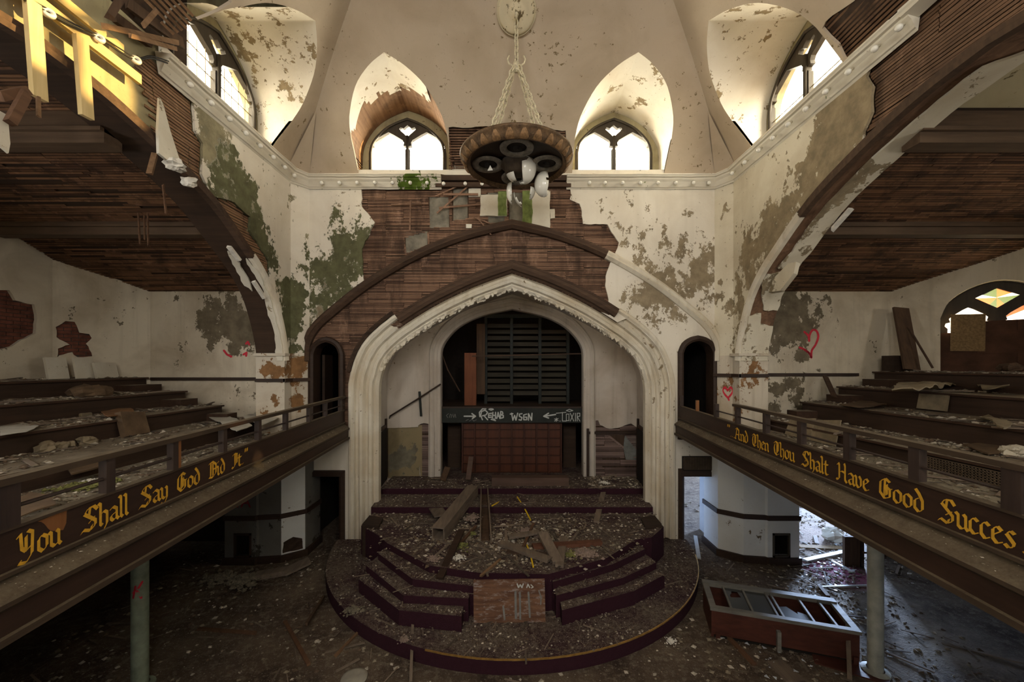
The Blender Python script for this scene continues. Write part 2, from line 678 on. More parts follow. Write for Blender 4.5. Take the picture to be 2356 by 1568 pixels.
NB, NS = 1.06, 1.1                               # half widths of the niches (back, side)
NCY = 6.86

# vault faces: (a, h) -> point, pushed d outwards
vb = lambda a, h, d=0.0: (a, 9.0 - dv(max(h, 0)) + d * .7, ZC + h + d * .7)


def vside(sx):
    return lambda a, h, d=0.0: (sx * (4.9 - dv(max(h, 0)) + d * .7), a, ZC + h + d * .7)


def on_side_vault(u, v, sx):
    """(Y, h) of the pixel's ray on the side vault"""
    lo = None
    for i in range(60, 1200):
        Y = i * .01
        p = PY(u, v, Y)
        d = 4.9 - sx * p.x
        if 0 <= d < 4.5 and p.z >= ZC + hv(d):
            return (Y, hv(d))
    return None


def on_back_vault(u, v):
    lo = None
    for i in range(300, 900):
        Y = i * .01
        p = PY(u, v, Y)
        if Y > 5 and p.z >= ZC + hv(9 - Y) - 1e-4:
            lo = (p.x, max(.001, p.z - ZC))
        elif Y > 5 and lo:
            pass
        if Y > 5 and p.z >= ZC + hv(9 - Y):
            return lo
    return (PY(u, v, 9.0).x, .001)


# back vault
HT = 3.0
side_edge = [(4.9 - dv(h), h) for h in [i * HT / 14 for i in range(15)]]
outer = [(-x, h) for x, h in side_edge] + [(x, h) for x, h in reversed(side_edge)]
nb_l, nb_r = niche_profile(-2.47, NB), niche_profile(2.44, NB)
patch = ragged([on_back_vault(*p) for p in ((1032, 292), (1160, 292), (1305, 300), (1300, 398), (1035, 398))], .03, .1, seed=2)
ceiling = sheet('ceiling', outer, [nb_l, nb_r, patch], vb, M['vault'], .05, .3, kind='structure')
m = MB()
rows(patch, [], .04, lambda a0, a1, b: m.beam(Vector(vb(a0, b, .05)), Vector(vb(a1, b, .05)), .028, .01, up=(0, -.6, -.8)))
m.build('lath', M['lath_back'], ceiling, kind='stuff')
m = MB()
m.add([vb(-1.41, 0, .12), vb(1.3, 0, .12), vb(1.3, 1.0, .12), vb(-1.41, 1.0, .12)], [(0, 1, 2, 3)])
m.build('backing', M['stud'], ceiling)
# side vaults
for sx, nm in ((-1, 'left'), (1, 'right')):
    fn = vside(sx)
    outer = [(-5.0, 0)] + [(9.0 - dv(h), h) for h in [i * HT / 14 for i in range(15)]] + [(-5.0, HT)]
    nh = niche_profile(NCY, NS)
    if sx < 0:
        # the plaster is gone in front of the left niche; lath and a dark attic show
        q = [on_side_vault(*p, sx) for p in ((530, 5), (500, 22), (455, 45))]
        q = [x for x in q if x]
        hole = [(NCY - NS, 0), (NCY - NS + .02, .7), (NCY - NS + .2, 1.1)] + q[::-1] + [(5.4, 2.1), (4.6, 2.3), (3.0, 2.2), (-2, 2.2), (-2, 0)]
        lathz = [on_side_vault(*p, sx) for p in ((335, 0), (415, 0), (452, 42), (440, 70), (402, 88))]
    else:
        q = [on_side_vault(*p, sx) for p in ((1925, 105), (1890, 62), (1900, 48), (1935, 22), (1962, 2))]
        hole = [(NCY - NS - .02, 0)] + [x for x in q if x] + [(5.0, 2.0), (3.4, 2.2), (-2, 2.2), (-2, 0)]
        lathz = hole
    hole_r = ragged(hole, .025, .1, seed=sx)
    vault = sheet('ceiling_' + nm, outer, [nh, hole_r], fn, M['vault'], .05, .3, kind='structure')
    if sx > 0:
        rows([(max(a, 1.5), h) for a, h in lathz], [nh], .042, lambda a0, a1, b: fixn(
            MB().beam(Vector(fn(a0, b, .05)), Vector(fn(a1, b, .055)), .03, .01, up=(-sx * .6, 0, -.8)).build('lath', M['lath_right'], vault)), seg=(1.0, 2.2))
        b = MB().add([fn(1, 0, .1), fn(NCY - NS, 0, .1), fn(NCY - NS, 1.3, .1), fn(6.2, 2.2, .1), fn(1, 2.2, .1)], [(0, 1, 2, 3, 4)])
        b.build('backing', M['deck'], vault)
    else:
        lz = [x for x in lathz if x]
        rows([(a, h) for a, h in lz], [], .05, lambda a0, a1, b: fixn(
            MB().beam(Vector(fn(a0, b, .05)), Vector(fn(a1, b, .05)), .036, .012, up=(-sx * .6, 0, -.8)).build('lath', M['lath_side'], vault)), seg=(1.0, 2.2))
        # rafters in the attic hole
        for y in (1.0, 1.7, 2.4, 3.1, 3.8, 4.5, 5.1):
            MB().beam((-5.1, y, 8.7), (-4.1, y, 10.3), .06, .16, up=(0, 1, 0)).build('rafter', M['stud'], vault)
cap = MB().box((-2.0, -5, ZC + HT - .02), (2.0, 6.0, ZC + HT + .05)).build('ceiling_top', M['vault'], kind='structure')

# niches (window tunnels)
for k, (kind, c, w, sx) in enumerate((('back', -2.47, NB, 0), ('back', 2.44, NB, 0), ('side', NCY, NS, -1), ('side', NCY, NS, 1))):
    prof = niche_profile(c, w)
    # refine the profile
    fine = []
    for a, b in zip(prof, prof[1:]):
        for j in range(3):
            fine.append((a[0] + (b[0] - a[0]) * j / 3, a[1] + (b[1] - a[1]) * j / 3))
    fine.append(prof[-1])
    m = MB()
    D = 12
    depth0 = .34 if kind == 'back' else .28
    keepq = {}
    for i, (a, h) in enumerate(fine):
        d1 = dv(max(h, 0))
        for j in range(D + 1):
            t = -depth0 + (d1 + depth0) * j / D
            m.v.append((a, 9 - t, ZC + h) if kind == 'back' else (sx * (4.9 - t), a, ZC + h))
    for i in range(len(fine) - 1):
        for j in range(D):
            if k == 0:
                s = i / (len(fine) - 1)
                h = fine[i][1]
                t = -depth0 + (dv(max(h, 0)) + depth0) * j / D
                edge = .42 + .22 * noise.noise(Vector((s * 9, .3, 0))) + .1 * noise.noise(Vector((s * 31, .3, 2)))
                if t < edge or (s > .72):
                    continue
            if k == 2 and fine[i][0] < c - .5 and j > 2 - 2 * (fine[i][0] < c - .8):
                continue
            m.f.append((i * (D + 1) + j, i * (D + 1) + j + 1, (i + 1) * (D + 1) + j + 1, (i + 1) * (D + 1) + j))
    o = m.build('wall_niche_' + ('left', 'right', 'west', 'east')[k], M['niche'], kind='structure', smooth=True)
    if k == 0:
        # bare lath strips behind the fallen plaster, running into the wall
        cx, cz = c, ZC + .5
        for (a, h), (a2, h2) in zip(fine, fine[1:]):
            for q in (0, .5):
                aa, hh = a + (a2 - a) * q, h + (h2 - h) * q
                if hh < .05:
                    continue
                out = Vector((aa - cx, 0, max(0, hh - .5)))
                out = out.normalized() * .035
                y1 = 9 - min(dv(hh), .85) if aa < 3 and a - c < .45 * w else 9 - dv(hh)
                y1 += random.uniform(0, .12)
                p0 = Vector((aa, 9.33, ZC + hh)) + out
                p1 = Vector((aa, y1, ZC + hh)) + out
                MB().beam(p0, p1, .03, .01, up=out.normalized()).build('lath', M['lath_side'], o)
        b = MB()
        for (a, h) in fine:
            out = Vector((a - cx, 0, max(0.01, h - .5))).normalized() * .07
            for y in (9.34, 9 - dv(max(h, 0)) + .05):
                b.v.append(tuple(Vector((a, y, ZC + h)) + out))
        b.f = [(2 * i, 2 * i + 1, 2 * i + 3, 2 * i + 2) for i in range(len(fine) - 1)]
        b.build('backing', M['deck'], o)

# ------------------------------------------------------------------ clerestory outer walls and windows
M['glass'] = None
g = NT('old_window_glass')
tr = g.n.new('ShaderNodeBsdfTransparent')
tr.inputs[0].default_value = (1, .97, .88, 1)
gl = g.n.new('ShaderNodeBsdfGlossy')
gl.inputs['Roughness'].default_value = .15
mx = g.n.new('ShaderNodeMixShader')
mx.inputs[0].default_value = .06
g.t.links.new(tr.outputs[0], mx.inputs[1])
g.t.links.new(gl.outputs[0], mx.inputs[2])
g.t.links.new(mx.outputs[0], g.out.inputs[0])
M['glass'] = g.m
M['lead'] = plain('lead_came', (.25, .2, .1), .6)


def tracery_holes(c, w):
    """two cusped lights and a kite between them, in (a, h)"""
    hl = []
    for s in (-1, 1):
        x0, x1 = s * .055, s * (w - .07)
        xm = (x0 + x1) / 2
        hw = abs(x1 - x0) / 2
        head = [(-hw, .12), (-hw, .70), (-hw - .035, .74), (-hw - .03, .79), (-hw + .045, .80), (-hw + .03, .87), (-hw + .06, .93), (-.12, 1.06), (0, 1.12)]
        head += [(-x, y) for x, y in reversed(head[:-1])]
        # clip the outer shoulder under the arch
        hl.append([(c + xm + x, min(y, 1.22 - .32 * max(0, abs(xm + x) - .35))) for x, y in head])
    hl.append([(c, 1.0), (c + .075, 1.08), (c + .2, 1.19), (c + .17, 1.24), (c + .09, 1.21), (c, 1.29), (c - .09, 1.21), (c - .17, 1.24), (c - .2, 1.19), (c - .075, 1.08)])
    return hl


WOUT = []
for k, (kind, c, sx) in enumerate((('back', -2.485, 0), ('back', 2.42, 0), ('side', NCY, -1), ('side', NCY, 1))):
    w = .92 if kind == 'back' else 1.0
    base = (9.30 if kind == 'back' else 5.16)
    if kind == 'back':
        fn = lambda a, h, d, b=base: (a, b + d, ZC + h)
    else:
        fn = lambda a, h, d, b=base, s=sx: (s * (b + d), a, ZC + h)
    out = window_outline(c, w)
    fr = sheet('window_%d' % (k + 1), out, tracery_holes(c, w), fn, M['frame'], .09, kind='structure')
    # moulded outer bead and mullion roll
    bead = MB()
    pth = [Vector(fn(a, h, -.02)) for a, h in window_outline(c, w - .05)]
    bead.tube(pth, .028, 6)
    bead.tube([Vector(fn(c, .1, -.02)), Vector(fn(c, 1.02, -.02))], .035, 6)
    bead.build('frame_bead', M['frame'], fr, smooth=True)
    sill = MB()
    lo, hi = Vector(fn(c - w - .04, -.02, -.1)), Vector(fn(c + w + .04, .05, .1))
    sill.box([min(a, b) for a, b in zip(lo, hi)], [max(a, b) for a, b in zip(lo, hi)]).build('window_sill', M['frame'], fr)
    for hl in tracery_holes(c, w):
        sheet('pane', hl, [], lambda a, h, d, fn=fn: fn(a, h, .05 + d), M['glass'], .006, parent=fr)
    lead = MB()
    nb = (.33, .55, .78) if kind == 'side' and sx < 0 else ((.42,) if kind == 'side' else ())
    for h in nb:
        for s in (-1, 1):
            lead.beam(fn(c + s * .06, h, .045), fn(c + s * (w - .07), h, .045), .015, .012)
    if kind == 'side' and sx < 0:
        for s in (-1, 1):
            for x in (.22, .4, .58, .76):
                lead.beam(fn(c + s * x, .12, .045), fn(c + s * x, .95, .045), .01, .01, up=(1, 0, 0))
    if lead.v:
        lead.build('lead_bar', M['lead'], fr)
    WOUT.append((kind, sx, out))

for nm, fn, span, outs in (('wall_clerestory_back', lambda a, h, d: (a, 9.34 + d, ZC + h), (-5.45, 5.45), [o for k, s, o in WOUT if k == 'back']),
                           ('wall_clerestory_left', lambda a, h, d: (-5.19 - d, a, ZC + h), (-5.3, 9.34), [o for k, s, o in WOUT if s < 0]),
                           ('wall_clerestory_right', lambda a, h, d: (5.19 + d, a, ZC + h), (-5.3, 9.34), [o for k, s, o in WOUT if s > 0])):
    sheet(nm, [(span[0], -.4), (span[1], -.4), (span[1], 4.0), (span[0], 4.0)], outs, fn, M['mortar'], .2, kind='structure')
MB().box((-5.5, -5.4, 12.6), (5.5, 9.6, 12.75)).build('roof_deck', M['deck'], kind='structure')

# ------------------------------------------------------------------ back wall with the great arch
inner_l = [(-3.2, -.02), (-3.2, 3.5), (-3.16, 3.9), (-2.98, 4.36), (-2.63, 4.72), (-2.18, 5.04), (-1.58, 5.40), (-.78, 5.78), (0, 6.06)]
crv = arc(inner_l[1:], 5)
arch_in = [Vector((-3.2, -.02))] + crv + [Vector((-p.x, p.y)) for p in reversed(crv[:-1])] + [Vector((3.2, -.02))]
arch_hole = [(p.x, p.y) for p in arch_in]
def offset_line(pts, r):
    out = []
    for i, p in enumerate(pts):
        d0 = (p - pts[i - 1]).normalized() if i else (pts[1] - p).normalized()
        d1 = (pts[i + 1] - p).normalized() if i < len(pts) - 1 else d0
        n = Vector((-d0.y - d1.y, d0.x + d1.x))
        n = n / max(.3, n.length_squared / 2)
        q = r(p) if callable(r) else r
        out.append((p.x + n.x * q, p.y + n.y * q))
    return out


# the outer half of the moulding has fallen from the head of the arch: the lath comes further down there
arch_hole_big = offset_line(arch_in, lambda p: .26 if -2.5 < p.x < 2.3 and p.y > 4 else .44)


def door_outline(x0, x1, z0, z1, sh=.3):
    xm, hw = (x0 + x1) / 2, (x1 - x0) / 2
    c = arc([(-hw, z1 - sh), (-hw * .8, z1 - sh * .45), (-hw * .4, z1 - sh * .12), (0, z1)], 3)
    return [(x0, z0)] + [(xm + p.x, p.y) for p in c] + [(xm - p.x, p.y) for p in reversed(c[:-1])] + [(x1, z0)]


DL = door_outline(-4.58, -3.96, 2.5, 4.75)
DR = door_outline(3.92, 4.64, 2.5, 4.78)
GL = [(-4.73, -.02), (-3.95, -.02), (-3.95, 1.68), (-4.73, 1.68)]
GR = [(3.93, -.02), (4.75, -.02), (4.75, 1.72), (3.93, 1.72)]
doors = [DL, DR, GL, GR]
P2 = lambda u, v: ((u - CU) / 100.0, H + (CV - v) / 100.0)
lz_px = [(832, 418), (832, 475), (861, 510), (850, 537), (832, 572), (836, 647), (800, 690), (745, 735), (705, 785), (702, 800), (700, 1000), (800, 1010), (830, 900), (845, 830),
         (900, 770), (1000, 710), (1178, 640), (1300, 680), (1400, 725), (1399, 689), (1395, 668), (1393, 634), (1403, 603), (1414, 592), (1424, 558), (1402, 525), (1398, 517),
         (1342, 514), (1334, 468), (1314, 458), (1312, 427), (1290, 408), (1100, 402), (900, 402)]
lzone = ragged([P2(*p) for p in lz_px], .03, .09, seed=4)
fnb = lambda a, b, d: (a, 9.0 + d, b)
ragged_line = lzone
wall_back = sheet('wall_back', [(-4.76, 0), (4.76, 0), (4.76, 8.7), (-4.76, 8.7)], [arch_hole_big] + doors + [lzone], fnb, M['back'], .04, .5, kind='structure')
core = sheet('wall_core', [(-5.6, 0), (5.6, 0), (5.6, 8.6), (-5.6, 8.6)], [arch_hole_big] + doors, lambda a, b, d: (a, 9.075 + d, b), M['stud'], .22, parent=wall_back)
m = MB()
m2 = MB()
lz_wide = [(p[0] + (.05 if p[0] > 0 else -.05), p[1]) for p in lzone]
gaps = [[P2(*p) for p in g] for g in (((985, 452), (1030, 450), (1035, 520), (990, 522)), ((1120, 440), (1165, 440), (1160, 508), (1125, 512)), ((1170, 440), (1212, 440), (1210, 515), (1172, 512)),
                                      ((930, 545), (985, 530), (985, 560), (935, 580)), ((1040, 430), (1078, 428), (1078, 500), (1040, 505)))]


def lrow(a0, a1, b):
    t = random.uniform(-.004, .004)
    m.beam((a0, 9.055 + random.uniform(-.006, .008), b), (a1, 9.055 + random.uniform(-.006, .008), b + t), .011, .024)


rows(lz_wide, [arch_hole_big] + doors + gaps, .0345, lrow, seg=(.5, 1.25), miss=.03)
m.build('lath', M['lath_back'], wall_back, kind='stuff')
# grey blocks and rough plaster seen between the studs where the lath has gone
M['block'] = plain('grey_block', (.20, .18, .14), .9, .4, 5)
for g in gaps:
    xs = [p[0] for p in g]
    zs = [p[1] for p in g]
    MB().box((min(xs) + .02, 9.068, min(zs)), (max(xs) - .03, 9.09, max(zs))).build('infill_block', M['block'], wall_back)
# surviving squares of plaster on the lath
for u0, v0, u1, v1, s in ((1105, 447, 1166, 496, 1), (1210, 438, 1266, 530, 2), (1078, 433, 1106, 452, 3), (1072, 515, 1085, 524, 5), (1040, 360, 1092, 400, 6), (1265, 480, 1277, 502, 7)):
    pl = ragged([P2(u0, v0), P2(u1, v0), P2(u1, v1), P2(u0, v1)], .015, .07, seed=s)
    o = sheet('plaster_patch', pl, [], lambda a, b, d: (a, 9.005 + d, b), M['cornice'] if s == 9 else M['loose'], .04, parent=wall_back)
for u0, v0, u1, v1 in ((1146, 440, 1166, 496), (1202, 438, 1224, 520)):
    pl = ragged([P2(u0, v0), P2(u1, v0), P2(u1, v1), P2(u0, v1)], .015, .05, seed=u0)
    sheet('mossy_plaster_patch', pl, [], lambda a, b, d: (a, 8.998 + d, b), plain('moss_green_plaster', (.16, .2, .06), .9, .5, 6) if u0 < 1180 else bpy.data.materials['moss_green_plaster'], .03, parent=wall_back)
# loose laths and boards hanging in the opened wall
for (a, b, w) in (((1000, 452), (1060, 425), .03), ((1005, 490), (1075, 430), .035), ((945, 460), (943, 530), .035), ((985, 535), (987, 570), .04), ((1098, 500), (1130, 540), .03), ((1010, 478), (1105, 470), .04),
                  ((1020, 447), (1100, 447), .05), ((1090, 500), (1145, 520), .025), ((900, 470), (985, 468), .04)):
    MB().beam(PY(*a, 8.96), PY(*b, 8.98), .02, w, up=(0, 0, 1) if abs(a[0] - b[0]) > 10 else (1, 0, 0)).build('loose_lath', M['lath_back'], wall_back)

# ---- mouldings of the great arch
profile = [(-.03, .46), (-.03, .30), (.03, .24), (.06, .25), (.09, .17), (.15, .15), (.19, .19), (.24, .18), (.27, .09), (.33, .06), (.37, .10), (.42, .09), (.45, .0), (.5, -.035), (.55, -.03), (.585, .02), (.585, .1)]
path = [Vector((p.x, 9.0, p.y)) for p in arch_in]


def arch_sub(path, a, b):
    return path[a:b]


mo = MB()
i0 = min(i for i, p in enumerate(path) if p.x > -2.45 and p.z > 4)
i1 = max(i for i, p in enumerate(path) if p.x < 2.25 and p.z > 4)
sweep(mo, path, profile[:9], (0, 1, 0))
sweep(mo, path[:i0 + 1], profile[8:], (0, 1, 0))
sweep(mo, path[i1:], profile[8:], (0, 1, 0))
for i, v in enumerate(mo.v):
    x, y, z = v
    k = noise.noise(Vector((x * 6, y * 6, z * 6))) * .012 + noise.noise(Vector((x * 17, y * 17, z * 17))) * .008
    mo.v[i] = (x + k, y + k, z - abs(k))
arch_t = fixn(mo.build('trim_1', M['moulding'], kind='structure'))
# broken plaster edge hanging under the head of the arch
fr_m = MB()
N = len(path)
for i in range(8, N - 8):
    p, q = path[i], path[i + 1]
    for j in range(5):
        c = p.lerp(q, random.random())
        L = random.uniform(.02, .1)
        w = random.uniform(.03, .09)
        y = 9.26 + random.uniform(-.03, .12)
        fr_m.add([(c.x - w, y, c.z + .03), (c.x + w, y + .01, c.z + .02), (c.x + w * .6, y + .02, c.z - L * .7), (c.x - w * .3, y + .01, c.z - L),
                  (c.x - w, y + .03, c.z + .03), (c.x + w, y + .04, c.z + .02), (c.x + w * .6, y + .045, c.z - L * .7), (c.x - w * .3, y + .04, c.z - L)],
                 [(0, 3, 2, 1), (4, 5, 6, 7), (0, 1, 5, 4), (1, 2, 6, 5), (2, 3, 7, 6), (3, 0, 4, 7)])
fr_m.build('plaster_fringe', M['moulding'], arch_t, kind='stuff')
wr = MB()
iN = N // 2
sweep(wr, path[i0:i1 + 1], [(.26, .14), (.27, .03), (.31, .0), (.33, -.06), (.40, -.09), (.47, -.07), (.49, -.01), (.54, -.02), (.55, .06)], (0, 1, 0))
sweep(wr, path[6:i0 + 1], [(.57, .02), (.57, -.04), (.62, -.07), (.66, -.05), (.67, .03)], (0, 1, 0))
fixn(wr.build('wooden_rib', M['rib'], arch_t))
# base blocks
for s in (-1, 1):
    MB().box((s * 3.5 - .31, 8.93, 0), (s * 3.5 + .31, 9.45, .2 if s > 0 else .06)).build('plinth', M['trimwood'], arch_t)
# outer rib
ol = [(-4.76, 4.3), (-4.74, 4.7), (-4.56, 5.05), (-4.18, 5.42), (-3.28, 6.12), (-2.18, 6.76), (-1.08, 7.2), (0, 7.46)]
oc = arc(ol, 5)
opath = [Vector((p.x, 9, p.y)) for p in oc] + [Vector((-p.x, 9, p.y)) for p in reversed(oc[:-1])]
rp = [(-.12, .04), (-.12, -.05), (-.06, -.12), (-.02, -.08), (.03, -.1), (.08, -.05), (.08, .04)]
nn = len(opath)
kr = max(i for i, p in enumerate(opath) if p.x < 2.28) + 1
o1 = fixn(sweep(MB(), opath[:kr], rp, (0, 1, 0)).build('trim_2', M['rib'], kind='structure'))
o2 = fixn(sweep(MB(), opath[kr - 1:], rp, (0, 1, 0)).build('plastered_rib', M['moulding'], o1))

# door frames in the back wall
for k, (pl, arched) in enumerate(((DL, 1), (DR, 1), (GL, 0), (GR, 0))):
    m = MB()
    pth = [Vector((x, 9.0, z)) for x, z in pl]
    if not arched:
        pth = [Vector((pl[0][0], 9, 0)), Vector((pl[3][0], 9, pl[3][1])), Vector((pl[2][0], 9, pl[2][1])), Vector((pl[1][0], 9, 0))]
    sweep(m, pth, [(-.02, .32), (-.02, -.03), (.03, -.06), (.09, -.05), (.11, .0)], (0, 1, 0))
    d = fixn(m.build('door_%d' % (k + 1), M['trimwood'], kind='structure'))
    xs = [p[0] for p in pl]
    if arched:
        # an inner dark passage with a half-open leaf
        MB().box((min(xs) + .05, 9.34, 2.56), (min(xs) + .11, 9.75, 4.45)).build('door_leaf', M['trimwood'], d)
    else:
        MB().box((min(xs) - .08, 8.93, 1.66), (max(xs) + .08, 9.02, 1.76)).build('lintel', M['trimwood'], d)
# dark passages behind the doors
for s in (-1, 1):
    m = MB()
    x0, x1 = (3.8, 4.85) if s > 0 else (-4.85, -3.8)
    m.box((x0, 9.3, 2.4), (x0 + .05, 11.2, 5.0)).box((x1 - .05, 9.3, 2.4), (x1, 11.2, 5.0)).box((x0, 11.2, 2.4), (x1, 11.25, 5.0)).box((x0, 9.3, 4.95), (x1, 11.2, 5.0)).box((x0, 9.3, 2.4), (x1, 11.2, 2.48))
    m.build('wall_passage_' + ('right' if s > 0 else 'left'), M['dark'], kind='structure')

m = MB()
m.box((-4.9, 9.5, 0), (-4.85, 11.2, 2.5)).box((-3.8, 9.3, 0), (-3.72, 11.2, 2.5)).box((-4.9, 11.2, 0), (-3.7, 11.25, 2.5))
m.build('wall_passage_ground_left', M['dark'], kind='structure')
# ------------------------------------------------------------------ side walls with the gallery arches
prof_h = [(8.42, 4.3), (8.38, 4.6), (8.22, 5.1), (7.97, 5.6), (7.62, 6.0), (7.2, 6.32), (6.4, 6.85), (5.5, 7.2), (4.7, 7.42), (4.0, 7.5)]
pc = arc(prof_h, 4)
arch_s = [(p.x, p.y) for p in pc] + [(8 - p.x, p.y) for p in reversed(pc[:-1])]       # far spring -> apex -> near spring, in (Y, z)
hole_s = [(8.42, -.1)] + arch_s + [(-.42, -.1)]
yz = lambda u, v, X: (lambda p: (p.y, p.z))(PX(u, v, X))
lz_left = [yz(*p, -4.9) for p in ((372, 150), (405, 190), (445, 235), (450, 300), (468, 330), (466, 400), (480, 440), (492, 452), (540, 465), (578, 500), (575, 530), (600, 565), (620, 600),
                                  (624, 655), (612, 690), (590, 690))] + [(7.2, 5.5), (5, 6.5), (-5.2, 6.5), (-5.2, 9), (5.45, 9)]
lz_right = [yz(*p, 4.9) for p in ((1990, 178), (2007, 200), (2004, 258), (1985, 303), (1987, 336), (1950, 400), (1890, 480), (1850, 540), (1800, 575))] + [(6.9, 5.9), (5, 6.5), (-5.2, 6.5), (-5.2, 9), (4.9, 9)]
lathL = [yz(*p, -4.9) for p in ((372, 150), (405, 190), (445, 235), (450, 300), (468, 330), (466, 400), (480, 440), (492, 452), (540, 465), (578, 500), (575, 530), (600, 565), (620, 600), (624, 655), (630, 760),
                                (600, 700), (540, 560), (470, 455), (430, 405), (385, 330), (362, 240), (330, 190), (310, 165), (330, 140))]
WALLS = {}
for sx, nm, lz, mt in ((-1, 'left', lz_left, 'left'), (1, 'right', lz_right, 'right')):
    fn = lambda a, b, d, sx=sx: (sx * (4.9 + d), a, b)
    lzr = ragged(lz[:16 if sx < 0 else 9], .03, .09, closed=False, seed=7 * sx) + lz[16 if sx < 0 else 9:]
    w = sheet('wall_' + nm, [(-5.2, 0), (8.98, 0), (8.98, 8.7), (-5.2, 8.7)], [hole_s, lzr], fn, M[mt], .04, .6, kind='structure')
    WALLS[sx] = w
    sheet('wall_core', [(-5.2, 0), (9.1, 0), (9.1, 8.72), (-5.2, 8.72)], [hole_s], lambda a, b, d, sx=sx: (sx * (4.975 + d), a, b), M['mortar'] if sx < 0 else M['deck'], .52, parent=w)
    cnt = [0]

    def lr(a0, a1, b, sx=sx, w=w):
        cnt[0] += 1
        if cnt[0] > 295:
            return
        x = sx * (4.955 + random.uniform(-.005, .006))
        j = random.uniform(-.006, .006)
        if sx < 0 and a0 < 5.75 and random.random() < .6:
            a0 -= random.uniform(0, .16)
        MB().beam((x, a0, b), (x, a1, b + j), .012, .034).build('lath', M['lath_side'] if sx < 0 else M['lath_right'], w)

    if sx < 0:
        rows(lathL, [hole_s], .047, lr, seg=(.8, 1.8), miss=.0)
    else:
        zr = [(max(a, 2.6), b) for a, b in lzr]
        rows(zr, [hole_s], .044, lr, seg=(1.6, 3.4), miss=.01)
    # soffit of the arch
    S = MB()
    d0, d1 = .0, .6
    for (y, z) in arch_s:
        S.v += [(sx * 4.93, y, z - .004), (sx * 5.5, y, z - .004)]
    S.f = [(2 * i, 2 * i + 1, 2 * i + 3, 2 * i + 2) for i in range(len(arch_s) - 1)]
    S.build('soffit', M['deck'] if sx < 0 else M['lath_right'], w)

# plaster left on the soffits (param: index along the far half of the arch, depth)
def soff(sx, i, d, off):
    i = max(0, min(len(arch_s) - 1.001, i))
    k = int(i)
    a, b = Vector(arch_s[k]), Vector(arch_s[k + 1])
    p = a.lerp(b, i - k)
    t = (b - a).normalized()
    nrm = Vector((t.y, -t.x)) if True else None
    if nrm.y > 0 and i > 6:
        nrm = -nrm
    if i <= 6:
        nrm = Vector((-abs(nrm.x), -abs(nrm.y)))
    return (sx * (4.9 + d), p.x + nrm.x * off, p.y + nrm.y * off)


for sx, polys in ((1, [[(0, .02), (9, .02), (9.5, .25), (8, .3), (7.5, .58), (0, .58)], [(10, .3), (14, .05), (16, .06), (17, .58), (10, .58)], [(17, .22), (34, .24), (36, .58), (17, .58)]]),
                  (-1, [[(4, .0), (16, .02), (19, .08), (18, .13), (13, .09), (10, .16), (4, .1)], [(13, .3), (18, .26), (20, .32), (18, .40), (14, .42)], [(0, .0), (5, .0), (7, .1), (3, .16), (0, .14)],
                        ])):
    for k, pl in enumerate(polys):
        pr = ragged([(a * .1, b) for a, b in pl], .03, .07, seed=k + sx * 3)
        sheet('soffit_plaster', pr, [], lambda a, b, d, sx=sx: soff(sx, a * 10, max(.0, b), .012 + d), M['loose'] if sx < 0 and k < 3 else (M['right'] if sx > 0 else M['mortar']), .03, .12, parent=WALLS[sx])
# moulded rib on the wall face at the foot of each arch
for sx in (-1, 1):
    far = [Vector((sx * 4.9, y, z)) for y, z in arch_s[:24 if sx > 0 else 20]]
    pth = far if sx > 0 else far[::-1]
    prf = [(-.02, .05), (-.02, -.03), (.03, -.06), (.07, -.03), (.1, -.05), (.13, .0), (.13, .05)]
    fixn(sweep(MB(), pth, prf, (sx, 0, 0)).build('arch_rib', M['moulding'], WALLS[sx]))
    far2 = [Vector((sx * 4.9, y, z)) for y, z in arch_s[23 if sx > 0 else 19:48]]
    pth = far2 if sx > 0 else far2[::-1]
    fixn(sweep(MB(), pth, [(-.03, .05), (-.03, -.05), (.03, -.06), (.05, -.03), (.10, -.04), (.11, .05)], (sx, 0, 0)).build('wooden_arch_rib', M['rib'] if sx < 0 else M['stud'], WALLS[sx]))
# chamfered corners between the side walls and the back wall
for sx in (-1, 1):
    m = MB()
    a, b = (sx * 4.9, 8.66), (sx * 4.66, 9.0)
    m.add([(a[0], a[1], 0), (b[0], b[1], 0), (b[0], b[1], 8.5), (a[0], a[1], 8.5), (sx * 4.95, 9.05, 0), (sx * 4.95, 9.05, 8.5)], [(0, 1, 2, 3), (1, 4, 5, 2), (0, 3, 5, 4)])
    fixn(m.build('trim_%d' % (5 if sx < 0 else 6), M['left'] if sx < 0 else M['right'], kind='structure'))
    sm = MB().add([(sx * 4.9, 8.60, 8.45), (sx * 4.66, 9.0, 8.45), (sx * 4.66, 9.0, 8.62), (sx * 4.9, 8.60, 8.62), (sx * 4.12, 8.22, 9.54)], [(0, 1, 2, 3), (3, 2, 4)])
    fixn(sm.build('corner_fillet', M['vault'], bpy.data.objects['ceiling']))
    # pier face below the arch springing
    q = MB()
    q.box((min(sx * 4.885, sx * 5.5), 8.40, 2.5), (max(sx * 4.885, sx * 5.5), 8.66, 4.42))
    fixn(q.build('wall_pier_' + ('left' if sx < 0 else 'right'), M['pier'], kind='structure'))
    pf = MB()
    na, nb_ = Vector((-sx * .817, -.577, 0)) * .008, Vector((0, 0, 0))
    for z in (2.5, 4.42):
        for (x, y) in (a, b):
            pf.v.append((x + na.x, y + na.y, z))
    pf.f = [(0, 1, 3, 2)]
    pf.build('pier_face', M['pier'], bpy.data.objects['wall_pier_' + ('left' if sx < 0 else 'right')])
    cap = MB()
    cap.box((min(sx * 4.84, sx * 5.52), 8.34, 4.40), (max(sx * 4.84, sx * 5.52), 8.7, 4.46))
    cap.build('impost', M['pier'], bpy.data.objects['wall_pier_' + ('left' if sx < 0 else 'right')])

